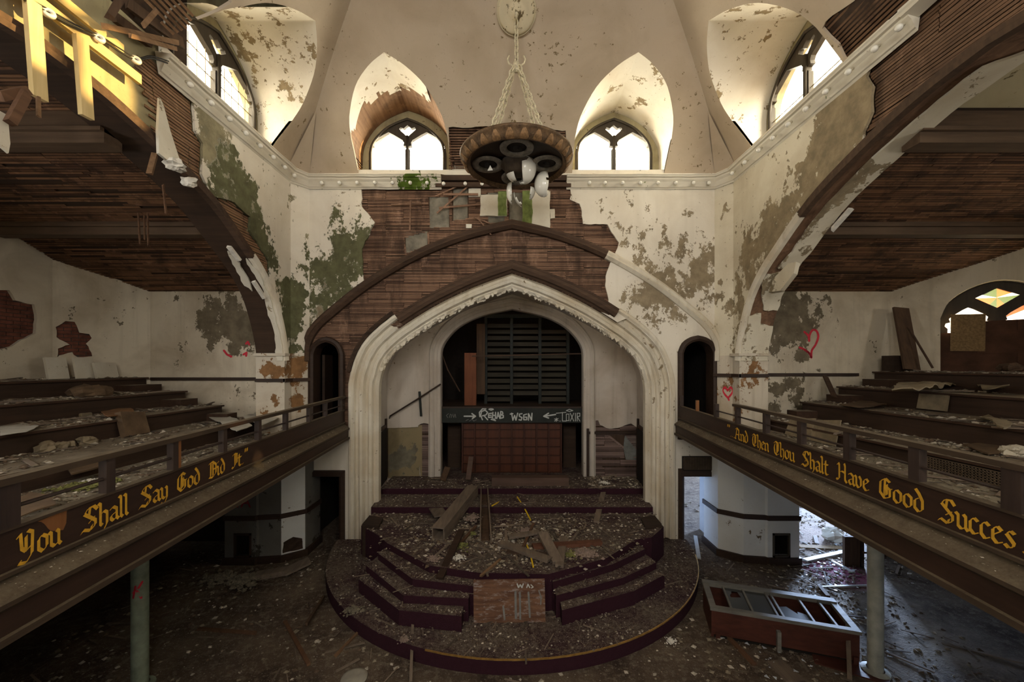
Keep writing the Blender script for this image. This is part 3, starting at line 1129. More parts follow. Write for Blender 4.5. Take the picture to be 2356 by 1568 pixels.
# ------------------------------------------------------------------ cornice with its row of bulbs
cp = [(0, 8.24), (.02, 8.27), (.04, 8.28), (.05, 8.31), (.08, 8.38), (.12, 8.42), (.13, 8.45), (.165, 8.46), (.175, 8.485), (.19, 8.50), (.18, 8.52), (.05, 8.54), (-.05, 8.56)]
M['bulb'] = plain('bulb_glass', (.85, .83, .75), .2, .05, 3, spec=.6)
M['socket'] = plain('bulb_socket', (.5, .46, .36), .6)


def cornice(name, path, prof, mat, n=1, jag=0.0):
    """path of (x, y, inward normal x, y)"""
    m = MB()
    k = len(prof)
    for (x, y, nx, ny) in path:
        for (o, z) in prof:
            jj = noise.noise(Vector((x * 5, y * 5, z * 9))) * .008
            m.v.append((x + nx * (o + jj), y + ny * (o + jj), z + jj))
    for i in range(len(path) - 1):
        for j in range(k - 1):
            m.f.append((i * k + j, i * k + j + 1, (i + 1) * k + j + 1, (i + 1) * k + j))
        # end caps
    m.f.append(tuple(range(k)))
    m.f.append(tuple((len(path) - 1) * k + j for j in reversed(range(k))))
    return fixn(m.build(name, mat, kind='structure'))


def lerp_path(a, b, n):
    return [tuple(p + (q - p) * i / n for p, q in zip(a, b)) for i in range(n + 1)]


cl = cornice('trim_3', lerp_path((-4.9, 5.42, 1, 0), (-4.9, 8.62, 1, -.3), 14) + lerp_path((-4.66, 8.98, .45, -1), (-1.62, 9.0, 0, -1), 12), cp, M['cornice'])
cr = cornice('trim_4', lerp_path((1.25, 9.0, 0, -1), (4.66, 8.98, -.45, -1), 12) + lerp_path((4.9, 8.62, -1, -.3), (4.9, 4.72, -1, 0), 16), cp, M['cornice'])
cu = cornice('trim_7', lerp_path((4.9, 4.78, -1, 0), (4.9, 1.5, -1, 0), 10), [(0, 8.40), (.1, 8.43), (.165, 8.45), (.175, 8.48), (.19, 8.50), (.19, 8.53), (.05, 8.56), (-.05, 8.58)], M['cornice'])
# bare timber where the cornice has fallen
wc = MB().box((-1.75, 8.93, 8.28), (1.35, 9.04, 8.38)).box((-1.7, 8.96, 8.44), (1.3, 9.05, 8.56))
wc = wc.build('trim_8', M['rib'], kind='structure')


def bulb(parent, p, nrm):
    p, nrm = Vector(p), Vector(nrm).normalized()
    dirn = (nrm * .8 + Vector((0, 0, -.6))).normalized()
    s = MB().tube([p, p + dirn * .05], .022, 8).build('bulb_socket', M['socket'], parent, smooth=True)
    MB().ball(p + dirn * .08, .043, 10, 7).build('light_bulb', M['bulb'], parent, smooth=True)


for Y in (5.75, 6.15, 6.55, 6.95, 7.35, 7.75, 8.15, 8.5):
    bulb(cl, (-4.79, Y, 8.37), (1, 0, 0))
for x in (-4.3, -3.9, -3.5, -3.1, -2.7, -2.3, -1.92):
    bulb(cl, (x, 8.90, 8.37), (0, -1, 0))
for x in (-1.55, -1.06, -.68, -.28, .62):
    bulb(wc, (x, 8.92, 8.36), (0, -1, 0))
for x in (1.75, 2.1, 2.5, 2.9, 3.3, 3.7, 4.1, 4.45):
    bulb(cr, (x, 8.90, 8.37), (0, -1, 0))
for Y in (8.4, 7.95, 7.5, 7.1, 6.7, 6.3, 5.9, 5.5, 5.1, 4.78):
    bulb(cr, (4.79, Y, 8.37), (-1, 0, 0))
for Y in (4.35, 3.9, 3.5):
    bulb(cu, (4.88, Y, 8.37), (-1, 0, 0))

# ------------------------------------------------------------------ gallery transepts
gprof = [(9.45, 5.9), (8.95, 6.14), (8.3, 6.42), (7.5, 6.78), (6.4, 7.18), (5.4, 7.5), (4, 7.72), (2.6, 7.5), (1.6, 7.18), (.4, 6.6), (-.6, 6.1), (-1.6, 5.6)]
gc = arc(gprof, 4)
M['gceil'] = plaster('plaster_gallery_ceiling', (.50, .44, .28), (.3, .24, .14), (.22, .17, .08), .62, 2.2, [((8.0, 5.1, 7.5), 1.2, .1)], None, stain_amt=.7)
M['dustwood'] = wood('dusty_dark_wood', (.028, .015, .010), (.075, .04, .024), 1, .7, (.36, .31, .23), .85)
M['riser'] = wood('riser_wood', (.022, .013, .009), (.06, .034, .022), 1, .65, (.36, .32, .24), .9)
for sx, nm in ((-1, 'left'), (1, 'right')):
    xo = 9.67 if sx < 0 else 11.2
    m = MB()
    for p in gc:
        m.v += [(sx * 5.0, p.x, p.y), (sx * (xo + .2), p.x, p.y), (sx * 5.0, p.x, p.y + .2), (sx * (xo + .2), p.x, p.y + .2)]
    for i in range(len(gc) - 1):
        a, b = 4 * i, 4 * i + 4
        m.f += [(a, a + 1, b + 1, b), (a + 2, b + 2, b + 3, a + 3), (a, b, b + 2, a + 2), (a + 1, a + 3, b + 3, b + 1)]
    ceil_g = fixn(m.build('ceiling_gallery_' + nm, M['deck'], kind='structure'))
    # lath under the deck
    L = MB()
    acc = 0.0
    for a, b in zip(gc, gc[1:]):
        ln = (b - a).length
        n = max(1, int(ln / .047))
        for i in range(n):
            p = a.lerp(b, (i + .5) / n)
            if p.x < 1.2:
                continue
            if sx > 0 and p.x < 5.15:
                continue
            x = 5.45 + random.uniform(0, .5)
            x0 = 5.45
            while x0 < xo:
                x1 = min(xo, x)
                if random.random() > (.10 if sx < 0 else .05):
                    t = (b - a).normalized()
                    y, z = p.x, p.y - .018 - random.uniform(0, .008)
                    L.beam((sx * x0, y, z), (sx * (x1 - .01), y, z), .034, .01, up=(0, t.y, -t.x))
                x0, x = x1, x1 + random.uniform(.6, 1.6)
    L.build('lath', M['lath_ceiling'], ceil_g, kind='stuff')
    if sx > 0:
        m = MB()
        pp = [p for p in gc if -.6 < p.x < 5.2]
        for p in pp:
            m.v += [(5.45, p.x, p.y - .03), (xo, p.x, p.y - .03)]
        m.f = [(2 * i, 2 * i + 1, 2 * i + 3, 2 * i + 2) for i in range(len(pp) - 1)]
        m.build('ceiling_plaster', M['gceil'], ceil_g)
    for Y, zb, w in ((7.35, 6.62, .22), (5.25, 7.12, .24)):
        b = MB().box((min(sx * 5.35, sx * xo), Y - w / 2, zb), (max(sx * 5.35, sx * xo), Y + w / 2, zb + .42))
        b.box((min(sx * 5.35, sx * xo), Y - w / 2 - .05, zb + .14), (max(sx * 5.35, sx * xo), Y + w / 2 + .05, zb + .19))
        b.build('ceiling_beam', wood('beam_wood_%s%d' % (nm, int(Y)), (.05, .03, .018), (.14, .09, .055), 0, .7), ceil_g)

    # walls
    def plane(p0, p1):
        p0, p1 = Vector(p0), Vector(p1)
        d = (p1 - p0)
        ln = d.length
        d.normalize()
        nrm = Vector((d.y, -d.x))
        mid = (p0 + p1) / 2
        if nrm.dot(Vector((sx * 6.5, 4)) - mid) > 0:
            nrm = -nrm
        return ln, (lambda a, b, dd: (p0.x + d.x * a + nrm.x * dd, p0.y + d.y * a + nrm.y * dd, b))

    xc = 8.6 if sx < 0 else 9.0
    ln, fn = plane((sx * 4.88, 9.3), (sx * xc, 9.3))
    wfar = sheet('wall_gallery_' + nm, [(0, 2.4), (ln, 2.4), (ln, 7.0), (0, 7.0)], [], fn, M['gallery'], .15, .6, kind='structure')
    if sx < 0:
        ln, fn = plane((-8.6, 9.3), (-9.67, 8.23))
        pv = lambda u, v: (lambda t: (t * math.sqrt(2), H + (CV - v) * (9.3 - t) / F))(((CU - u) / F * 9.3 - 8.6) / (1 + (CU - u) / F))
        h1 = ragged([pv(*p) for p in ((128, 752), (150, 738), (172, 740), (182, 765), (205, 768), (212, 778), (198, 790), (212, 818), (180, 820), (165, 808), (128, 822), (132, 800), (160, 792), (128, 775))], .02, .06, seed=3)
        wd = sheet('wall_gallery_diagonal_left', [(0, 2.4), (ln, 2.4), (ln, 8.0), (0, 8.0)], [h1], fn, M['gallery'], .06, .5, kind='structure')
        M['brick'] = plain('old_brick', (.16, .06, .038), .9, .5, 6)
        M['mortar2'] = plain('brick_mortar', (.07, .055, .045), .95, .4, 8)
        sheet('mortar_bed', [(0, 2.4), (ln, 2.4), (ln, 8.0), (0, 8.0)], [], lambda a, b, d, fn=fn: fn(a, b, .075 + d), M['mortar2'], .1, parent=wd)

        def lay(zone, fn, parent, y0, y1, a0, a1):
            r = 0
            z = y0
            while z < y1:
                a = a0 - (.11 if r % 2 else 0)
                while a < a1:
                    c = (a + .1, z + .032)
                    if inside(c, zone) or inside((a + .02, z + .03), zone) or inside((a + .19, z + .03), zone):
                        p = [fn(a + random.uniform(0, .004), z, d) for d in (.062 + random.uniform(-.008, .006), .10)]
                        q = [fn(a + .205, z + .062, d) for d in (.064, .10)]
                        m = MB()
                        A, B = Vector(p[0]), Vector(p[1])
                        C, D = Vector(q[0]), Vector(q[1])
                        up = Vector((0, 0, .062))
                        m.add([A, (C.x, C.y, A.z), C, A + up, B, (D.x, D.y, B.z), D, B + up], [(0, 1, 2, 3), (4, 7, 6, 5), (0, 4, 5, 1), (1, 5, 6, 2), (2, 6, 7, 3), (3, 7, 4, 0)])
                        fixn(m.build('brick', M['brick'], parent))
                    a += .217
                z += .075
                r += 1

        lay(h1, fn, wd, 4.2, 5.4, .5, 1.6)
        ln, fn = plane((-9.67, 8.23), (-9.67, -1.6))
        pv2 = lambda u, v: (lambda p: (8.23 - p.y, p.z))(PX(u, v, -9.67))
        h2 = ragged([pv2(*p) for p in ((-40, 660), (20, 668), (36, 690), (82, 700), (84, 735), (80, 765), (28, 795), (-60, 812))], .03, .08, seed=8)
        win = [(5.5, 4.1), (7.2, 4.1), (7.2, 5.75), (5.5, 5.75)]
        wo = sheet('wall_outer_left', [(0, -.1), (ln, -.1), (ln, 8.2), (0, 8.2)], [h2, win], fn, M['gallery'], .06, .8, kind='structure')
        sheet('mortar_bed', [(0, -.1), (ln, -.1), (ln, 8.2), (0, 8.2)], [win], lambda a, b, d, fn=fn: fn(a, b, .075 + d), M['mortar2'], .12, parent=wo)
        lay(h2, fn, wo, 4.4, 6.4, -.05, 1.2)
    else:
        ln, fn = plane((9.0, 9.3), (11.2, 7.1))
        # pointed-head window with a deep plastered reveal
        c = 1.62
        wo_ = [(c - .82, 3.9), (c - .82, 5.25)] + [(c + p.x, p.y) for p in arc([(-.82, 5.25), (-.68, 5.62), (-.36, 5.88), (0, 5.98), (.36, 5.88), (.68, 5.62), (.82, 5.25)], 4)] + [(c + .82, 3.9)]
        wd = sheet('wall_gallery_diagonal_right', [(0, 2.4), (ln, 2.4), (ln, 8.0), (0, 8.0)], [wo_], fn, M['gallery'], .3, .5, kind='structure')
        GW = (fn, c, wd)
        ln, fn = plane((11.2, 7.1), (11.2, -1.6))
        win = [(4.9, 4.3), (6.5, 4.3), (6.5, 5.8), (4.9, 5.8)]
        sheet('wall_outer_right', [(0, -.1), (ln, -.1), (ln, 8.2), (0, 8.2)], [win], fn, M['gallery'], .18, .8, kind='structure')
    MB().box((min(sx * 4.9, sx * (xo + .2)), -1.8, -.1), (max(sx * 4.9, sx * (xo + .2)), -1.6, 8.2)).build('wall_gallery_rear_' + nm, M['gallery'], kind='structure')
    # chair rail along the far wall and round the pier
    zr = 3.88 if sx < 0 else 3.98
    r = MB()
    r.box((min(sx * 5.4, sx * (8.55 if sx < 0 else 8.2)), 9.24, zr - .035), (max(sx * 5.4, sx * (8.55 if sx < 0 else 8.2)), 9.3, zr + .035))
    r.box((min(sx * 4.86, sx * 5.5), 8.36, zr - .035), (max(sx * 4.86, sx * 5.5), 8.40, zr + .035))
    r.box((min(sx * 4.84, sx * 4.89), 8.36, zr - .035), (max(sx * 4.84, sx * 4.89), 8.66, zr + .035))
    r.beam((sx * 4.87, 8.64, zr), (sx * 4.62, 8.97, zr), .05, .07)
    r.build('baseboard_' + nm, M['trimwood'], kind='structure')

    # floor slab and seating tiers
    dz = 0 if sx < 0 else .09
    zf = 2.74 if sx < 0 else 2.80
    zt = (3.0, 3.3, 3.61, 3.92) if sx < 0 else (3.04, 3.375, 3.714, 4.054)
    fl = MB()
    fx = lambda Y, out=0.0, sx=sx: sx * (2.92 + .1034 * Y - out)
    y0, y1 = -1.5, 8.95
    pts = [(fx(y0), y0), (fx(y1), y1), (sx * 4.9, 9.0), (sx * 4.9, 9.3), (sx * xo, 9.3), (sx * xo, y0)]
    fl.v = [(x, y, z) for z in (2.56 + dz, zf) for x, y in pts]
    nq = len(pts)
    fl.f = [tuple(range(nq)), tuple(reversed(range(nq, 2 * nq)))] + [(i, (i + 1) % nq, nq + (i + 1) % nq, nq + i) for i in range(nq)]
    slab = fixn(fl.build('floor_gallery_' + nm, M['riser'], kind='structure'))
    xs = [5.6, 6.6, 7.6, 8.6, xo - .02]
    for k in range(4):
        m = MB()
        lo, hi = sorted((sx * xs[k], sx * xs[k + 1]))
        yend = (8.75, 8.9, 9.1, 9.28)[k]
        if sx < 0 and k == 3:
            yend = 9.2
        m.box((lo, -1.5, zf + .001), (hi, yend, zt[k] - .035))
        tier = m.build('tier', M['riser'], slab)
        n = MB()
        lo, hi = sorted((sx * (xs[k] - .05), sx * xs[k + 1]))
        n.box((lo, -1.5, zt[k] - .035), (hi, yend + .01, zt[k]))
        n.build('tread', M['dustwood'], slab)
        if k < 3:
            # half step in the aisle at the end of the tier
            lo, hi = sorted((sx * (xs[k + 1] - .45), sx * xs[k + 1]))
            MB().box((lo, 8.45, zt[k]), (hi, yend, (zt[k] + zt[k + 1]) / 2)).build('aisle_step', M['dustwood'], slab)

# ground storey: dark walls, the hall behind the right pier
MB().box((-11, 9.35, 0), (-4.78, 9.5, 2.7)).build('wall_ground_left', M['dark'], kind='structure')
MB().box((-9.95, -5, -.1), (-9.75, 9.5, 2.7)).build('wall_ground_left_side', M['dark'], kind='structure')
M['hall'] = plaster('plaster_hall', (.5, .52, .55), (.3, .3, .3), (.2, .16, .1), .7, 2.0)
MB().box((3.7, 15.2, 0), (14, 15.3, 2.7)).build('wall_hall_back', M['hall'], kind='structure')
MB().box((11.2, -5, -.1), (11.3, 9.5, 2.7)).build('wall_ground_right_side', M['dark'], kind='structure')
MB().box((3.6, 9.3, 2.48), (14, 15.3, 2.62)).build('ceiling_hall', M['hall'], kind='structure')
MB().box((11.2, 9.4, -.1), (14, 9.5, 2.7)).build('wall_hall_front', M['dark'], kind='structure')
MB().box((13.9, 9.4, -.1), (14, 15.3, 2.7)).build('wall_hall_right', M['hall'], kind='structure')
MB().box((3.62, 9.3, 0), (3.7, 15.2, 2.6)).build('wall_hall_left', M['hall'], kind='structure')
MB().box((4.82, 9.31, 0), (4.9, 10.05, 2.48)).build('wall_hall_return', M['hall'], kind='structure')
# door frame that lets the daylight into the hall
df = MB()
d = Vector((.79, -.61, 0))
c = Vector((11.6, 14.4, 0))
for s in (-1, 1):
    df.box(tuple(c + d * s * .55 - Vector((.06, .06, 0))), tuple(c + d * s * .55 + Vector((.06, .06, 2.4))))
df.beam(c + d * -.6 + Vector((0, 0, 2.3)), c + d * .6 + Vector((0, 0, 2.3)), .1, .12)
df.build('door_5', M['trimwood'], kind='structure')

# ------------------------------------------------------------------ octagonal ground-floor piers
def pier(sx, nm):
    P = [(4.56, 8.66), (4.95, 8.36), (5.37, 8.30), (5.40, 8.26), (6.06, 8.25), (6.06, 9.3), (4.56, 9.3)]
    P = [(sx * x, y) for x, y in P]

    def prism(z0, z1, off):
        m = MB()
        cx, cy_ = sx * 5.3, 8.95
        q = []
        for x, y in P:
            v = Vector((x - cx, y - cy_))
            v = v * (1 + off / v.length)
            q.append((cx + v.x, cy_ + v.y))
        n = len(q)
        m.v = [(x, y, z) for z in (z0, z1) for x, y in q]
        m.f = [tuple(range(n)), tuple(reversed(range(n, 2 * n)))] + [(i, (i + 1) % n, n + (i + 1) % n, n + i) for i in range(n)]
        return m
    root = prism(.0, 2.58 if sx < 0 else 2.66, 0)
    # the front face with the square opening is a sheet of its own
    n = 7
    root.f = [f for f in root.f if set(f) != {3, 4, 10, 11}]
    LM = M['lowpier'] if sx > 0 else M['lowpier_shaded']
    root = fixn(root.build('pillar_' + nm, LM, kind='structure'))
    if sx < 0:
        sheet('lit_face', [(4.57, .14), (4.93, .14), (4.93, 2.56), (4.57, 2.56)], [], lambda a, b, d: (-a, 8.655 - (a - 4.56) * .77 - .012 + d, b), M['lowpier'], .008, parent=root)  # pale sheet paints this face as lit from the nave
    hole = [(5.52, .2), (5.84, .2), (5.84, .62), (5.52, .62)]
    sheet('front_face', [(5.40, 0), (6.06, 0), (6.06, 2.6), (5.40, 2.6)], [hole], lambda a, b, d: (sx * a, 8.26 - (a - 5.4) * .015 + d, b), LM, .04, parent=root)
    nic = MB()
    a, b = sorted((sx * 5.5, sx * 5.86))
    nic.box((a, 8.3, .16), (b, 8.7, .66))
    nic.f = nic.f[:2] + nic.f[3:]
    nic.build('niche', M['dark'], root)
    f2 = MB()
    for (x0, z0, x1, z1) in ((5.5, .16, 5.86, .2), (5.5, .62, 5.86, .66), (5.5, .16, 5.53, .66), (5.83, .16, 5.86, .66)):
        a, b = sorted((sx * x0, sx * x1))
        f2.box((a, 8.23, z0), (b, 8.28, z1))
    f2.build('niche_frame', M['trimwood'] if sx < 0 else M['frame'], root)
    fixn(prism(0, .15, .05).build('skirting', M['trimwood'], root))
    fixn(prism(.93, 1.03, .035).build('dado_rail', M['trimwood'], root))
    return root


pier(1, 'right')
pl_ = pier(-1, 'left')
# plaster broken from the left pier: brown backing shows
m = MB()
for (u0, v0, u1, v1) in ((648, 1255, 690, 1285), (600, 1225, 632, 1290)):
    p = PY(u0, v0, 8.3)
    q = PY(u1, v1, 8.3)
bp = sheet('exposed_backing', ragged([(4.6, .18), (4.92, .18), (4.9, .42), (4.75, .48), (4.62, .4)], .02, .06, seed=3), [], lambda a, b, d: (-a, 8.655 - (a - 4.56) * .77 - .018, b), M['rib'], 0, parent=pl_)

# ------------------------------------------------------------------ floors
M['floor'] = None
k = NT('rubble_floor')
p = k.pos()
n1 = k.noise(p, 1.1, 6, .65)
n2 = k.noise(p, 9, 6, .7)
n3 = k.noise(p, 40, 3, .7)
c = k.mix(k.rng(n1, .35, .65), (.05, .032, .024), (.16, .12, .085))
c = k.mix(k.rng(n2, .5, .62, 0, .8), c, (.21, .17, .125))
c = k.mix(k.rng(n3, .6, .68, 0, .8), c, (.36, .33, .28))
# red stain and pale boards in the side hall
d = k.rng(k.dist(p, (6.6, 7.9, 0)), .1, 1.0, 1, 0)
c = k.mix(k.ma('MULTIPLY', k.rng(k.ma('MULTIPLY', d, k.ma('ADD', n1, .5)), .35, .6), .7), c, (.30, .05, .14))
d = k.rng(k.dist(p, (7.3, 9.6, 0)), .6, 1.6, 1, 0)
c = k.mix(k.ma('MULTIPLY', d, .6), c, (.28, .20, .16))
d = k.rng(k.dist(p, (6.0, 6.2, 0)), .4, 1.9, 1, 0)  # floor colour paled under the daylight band so it reads brighter
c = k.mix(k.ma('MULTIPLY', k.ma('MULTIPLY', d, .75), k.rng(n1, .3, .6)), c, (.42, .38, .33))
k.bump(k.ma('ADD', n2, k.ma('MULTIPLY', n3, .6)), .9, .03)
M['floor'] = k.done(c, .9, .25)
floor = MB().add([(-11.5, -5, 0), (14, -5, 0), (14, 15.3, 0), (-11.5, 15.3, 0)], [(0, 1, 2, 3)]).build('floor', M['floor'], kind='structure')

# rear end of the nave with three tall windows
rear_holes = [[(x - .62, 6.9), (x + .62, 6.9), (x + .62, 9.3), (x + .4, 9.75), (x, 9.95), (x - .4, 9.75), (x - .62, 9.3)] for x in (-3.2, 0, 3.2)]
sheet('wall_rear', [(-5.5, -.1), (5.5, -.1), (5.5, 12.7), (-5.5, 12.7)], rear_holes, lambda a, b, d: (a, -5.1 - d, b), M['back'], .25, kind='structure')
# ------------------------------------------------------------------ apse behind the great arch
A9 = [(p.x, p.y) for p in arch_in]
m = MB()
for (x, z) in A9:
    m.v += [(x * 1.035, 9.34, z + (.05 if z > 1 else 0)), (x * 1.09, 10.95, z + (.12 if z > 1 else 0))]
m.f = [(2 * i, 2 * i + 1, 2 * i + 3, 2 * i + 2) for i in range(len(A9) - 1)]
apse = m.build('wall_apse', M['apse'], kind='structure', smooth=True)
AY = 10.9
ai = arc([(-2.0, 4.25), (-1.97, 4.68), (-1.73, 5.06), (-1.37, 5.36), (-.82, 5.6), (0, 5.78)], 4)
ain = [(-2.0, .9)] + [(p.x, p.y) for p in ai] + [(-p.x, p.y) for p in reversed(ai[:-1])] + [(2.0, .9)]
PA = lambda u, v: ((u - CU) * AY / F, H + (CV - v) * AY / F)
zr = ragged([PA(*p) for p in ((1357, 968), (1376, 966), (1380, 978), (1402, 986), (1420, 984), (1440, 978), (1452, 974), (1470, 985), (1470, 1100), (1352, 1100))], .015, .06, seed=1)
zl = ragged([PA(*p) for p in ((962, 978), (975, 972), (1000, 976), (1001, 1100), (966, 1100))], .015, .06, seed=5)
zl2 = ragged([PA(*p) for p in ((890, 984), (964, 982), (966, 1100), (888, 1100))], .012, .06, seed=6)
outl = [(-3.6, .9), (-3.6, 3.5), (-3.4, 4.6), (-2.6, 5.3), (-1.5, 6.0), (0, 6.4), (1.5, 6.0), (2.6, 5.3), (3.4, 4.6), (3.6, 3.5), (3.6, .9)]
wb = sheet('wall_apse_back', outl, [ain, zr, zl, zl2], lambda a, b, d: (a, AY + d, b), M['apse'], .05, .5, kind='structure')
sheet('wall_core', outl, [ain], lambda a, b, d: (a, AY + .08 + d, b), M['stud'], .25, parent=wb)
m = MB()
M['lath_apse'] = wood('lath_apse', (.10, .065, .055), (.27, .19, .165), 0, island=.5)
holes_a = [[PA(*p) for p in g] for g in (((1353, 992), (1465, 992), (1465, 998), (1353, 998)), ((1388, 1055), (1466, 1055), (1466, 1058), (1388, 1058)), ((1388, 1072), (1466, 1072), (1466, 1077), (1388, 1077)),
                                        ((1400, 1000), (1440, 1003), (1470, 1040), (1470, 1050), (1440, 1058), (1436, 1032)))]
rows([(p[0] + .03, p[1]) for p in zr], [ain] + holes_a, .043, lambda a0, a1, b: m.beam((a0, AY + .06, b), (a1, AY + .06, b), .012, .03), seg=(.5, 1.3))
rows([(p[0], p[1]) for p in zl], [ain], .05, lambda a0, a1, b: m.beam((a0, AY + .06, b), (a1, AY + .06, b), .012, .036), seg=(.3, .7))
m.build('lath', M['lath_apse'], wb, kind='stuff')
# rough old render showing at the left, blue-grey behind the right lath
M['render'] = plaster('old_render', (.26, .21, .12), (.12, .09, .05), (.20, .18, .13), .6, 1.6, [((-3.2, 10.9, 1.6), .8, .2)], None, stain_amt=.8)
sheet('old_render', [PA(886, 978), PA(970, 978), PA(970, 1100), PA(886, 1100)], [], lambda a, b, d: (a, AY + .052 + d, b), M['render'], .02, parent=wb)
for pts in (((1440, 1003), (1470, 1003), (1470, 1060), (1442, 1058), (1436, 1032)),):
    sheet('grey_infill', ragged([PA(*p) for p in pts], .01, .06, seed=2), [], lambda a, b, d: (a, AY + .068 + d, b), plain('grey_infill', (.2, .21, .2), .9, .3, 5), .02, parent=wb)
MB().beam((PA(1402, 0)[0], AY + .04, PA(0, 1003)[1]), (PA(1436, 0)[0], AY + .04, PA(0, 1030)[1]), .02, .05).build('brace', M['lath_apse'], wb)
for u in (1352, 1468, 889):
    x, _ = PA(u, 0)
    MB().box((x - .035, AY - .03, 1.1), (x + .035, AY + .04, PA(0, 985)[1])).build('stud', M['trimwood'], wb)
MB().box((PA(1353, 0)[0], AY - .02, PA(0, 998)[1]), (PA(1466, 0)[0], AY + .03, PA(0, 992)[1])).build('rail', M['trimwood'], wb)
# dark wooden openings low on the two side walls of the apse
for s in (-1, 1):
    g = MB()
    for (y0, z0, y1, z1) in ((9.55, 1.1, 9.63, 2.6), (10.6, 1.1, 10.68, 2.75), (9.55, 2.5, 10.68, 2.6), (9.6, 1.75, 10.65, 1.82)):
        x = 3.33
        g.beam((s * (x + (y0 - 9.34) * .1 - .02), (y0 + (y1 - y0) / 2 if z1 - z0 > .3 else y0), z0 if z1 - z0 > .3 else (z0 + z1) / 2),
               (s * (x + ((y1 if z1 - z0 < .3 else y0) - 9.34) * .1 - .02), (y0 + (y1 - y0) / 2 if z1 - z0 > .3 else y1), z1 if z1 - z0 > .3 else (z0 + z1) / 2), .06, .09, up=(0, 1, 0) if z1 - z0 > .3 else (0, 0, 1))
    g.build('panel_frame', M['trimwood'], apse)
    q = MB().add([(s * 3.30, 9.6, 1.1), (s * 3.405, 10.65, 1.1), (s * 3.405, 10.65, 2.5), (s * 3.30, 9.6, 2.5)], [(0, 1, 2, 3)])
    q.build('dark_panel', M['dark'], apse)
# moulding of the inner arch
pth = [Vector((x, AY, z)) for x, z in ain]
t9 = fixn(sweep(MB(), pth, [(-.01, .3), (-.01, .04), (.03, .0), (.08, -.01), (.10, .03), (.15, .04), (.18, -.02), (.22, -.05), (.28, -.05), (.3, -.01), (.33, 0), (.33, .06)], (0, 1, 0)).build('trim_9', M['apse'], kind='structure', smooth=False))

# chamber beyond: dark box
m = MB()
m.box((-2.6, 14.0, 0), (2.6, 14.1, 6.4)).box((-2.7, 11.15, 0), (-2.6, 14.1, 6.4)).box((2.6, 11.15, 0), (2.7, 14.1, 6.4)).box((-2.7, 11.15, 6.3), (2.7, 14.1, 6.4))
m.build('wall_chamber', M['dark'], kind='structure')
M['loft'] = plain('black_loft_paint', (.014, .017, .014), .6, .35, 4)
loft = empty('choir_loft', (0, 11.2, 1.1), 'black painted loft front with sprayed tags, inside the inner arch', 'loft')
MB().box((-2.05, 11.12, 2.57), (2.05, 11.2, 3.0)).build('front_band', M['loft'], loft)
MB().box((-2.05, 11.10, 2.985), (2.05, 11.25, 3.03)).build('cap_rail', M['trimwood'], loft)
MB().box((-2.5, 11.25, 2.9), (2.5, 14.0, 2.98)).build('floor_loft', M['deck'], kind='structure')
lv = empty('organ_louver', (0, 12.5, 2.98), 'tall black louvered organ screen standing on the loft', 'louver')
XD = lambda u, Y: (u - CU) * Y / F
xs = [XD(1118, 12.5), XD(1177, 12.5), XD(1242, 12.5), XD(1306, 12.5)]
for i, x in enumerate(xs):
    MB().box((x - .045, 12.42, 2.98), (x + .045, 12.56, 5.75)).build('post', M['loft'], lv)
M['slat'] = wood('louver_wood', (.022, .020, .015), (.06, .052, .04), 0, .6, coords='obj')
sl = MB().beam((xs[0] + .05, 12.47, 0), (xs[1] - .05, 12.47, 0), .018, .17, up=(0, -.55, .83))
for b in range(3):
    for j in range(13):
        z = 3.12 + j * .195
        if (b, j) in ((1, 0), (2, 12)):
            continue
        MB().beam((xs[b] + .05, 12.47, z), (xs[b + 1] - .05, 12.47, z), .018, .16, up=(0, .62, .78)).build('slat', M['slat'], lv)
MB().box((xs[0] - .05, 12.4, 5.7), (xs[3] + .05, 12.58, 5.82)).build('head_rail', M['loft'], lv)
M['orange'] = wood('orange_wood', (.11, .03, .010), (.22, .07, .025), 2, .6)
MB().box((XD(1069, 12), 11.95, 2.98), (XD(1096, 12), 12.1, 4.58)).build('wardrobe_panel', M['orange'], None, label='orange stained upright board standing left of the louvers', cat='board')
MB().box((XD(1097, 12.3), 12.25, 3.3), (XD(1116, 12.3), 12.35, 5.5)).build('upright_plank', M['stud'], None, label='tall dark brown plank upright between orange board and louvers', cat='board')
MB().beam(PY(1086, 819, 11.6), PY(1340, 813, 11.4), .03, .035).build('batten', M['rib'], None, label='thin horizontal stick spanning the inner arch in front of the louvers', cat='batten')
MB().tube([PY(1017, 815, 11.3), PY(1030, 850, 11.4), PY(1058, 900, 11.6)], .02, 6).build('hanging_rod', M['rib'], None, label='thin rusty rod hanging at left inside the inner arch', cat='rod')
# panelled wall below the loft band
pw = empty('panel_wall', (0, 11.3, 1.1), 'reddish brown panelled wooden screen under the loft band', 'screen')
x0, x1, z0, z1 = XD(1064, 11.3), XD(1291, 11.3), 1.1, 2.58
M['redwood'] = wood('red_brown_wood', (.035, .010, .005), (.075, .022, .010), 2, .5, coords='obj', island=0)
MB().box((x0, 11.34, z0), (x1, 11.42, z1)).build('backing', M['redwood'], pw)
nc, nr = 8, 6
M['panelwood'] = wood('panel_red_wood', (.055, .016, .007), (.11, .034, .014), 2, .5, coords='obj', island=0)
for i in range(nc + 1):
    x = x0 + (x1 - x0) * i / nc
    MB().box((x - .022, 11.27, z0), (x + .022, 11.345, z1)).build('stile', M['redwood'], pw)
for j in range(nr + 1):
    z = z0 + (z1 - z0) * j / nr
    MB().box((x0, 11.30, z - .012), (x1, 11.345, z + .012)).build('rail', M['redwood'], pw)
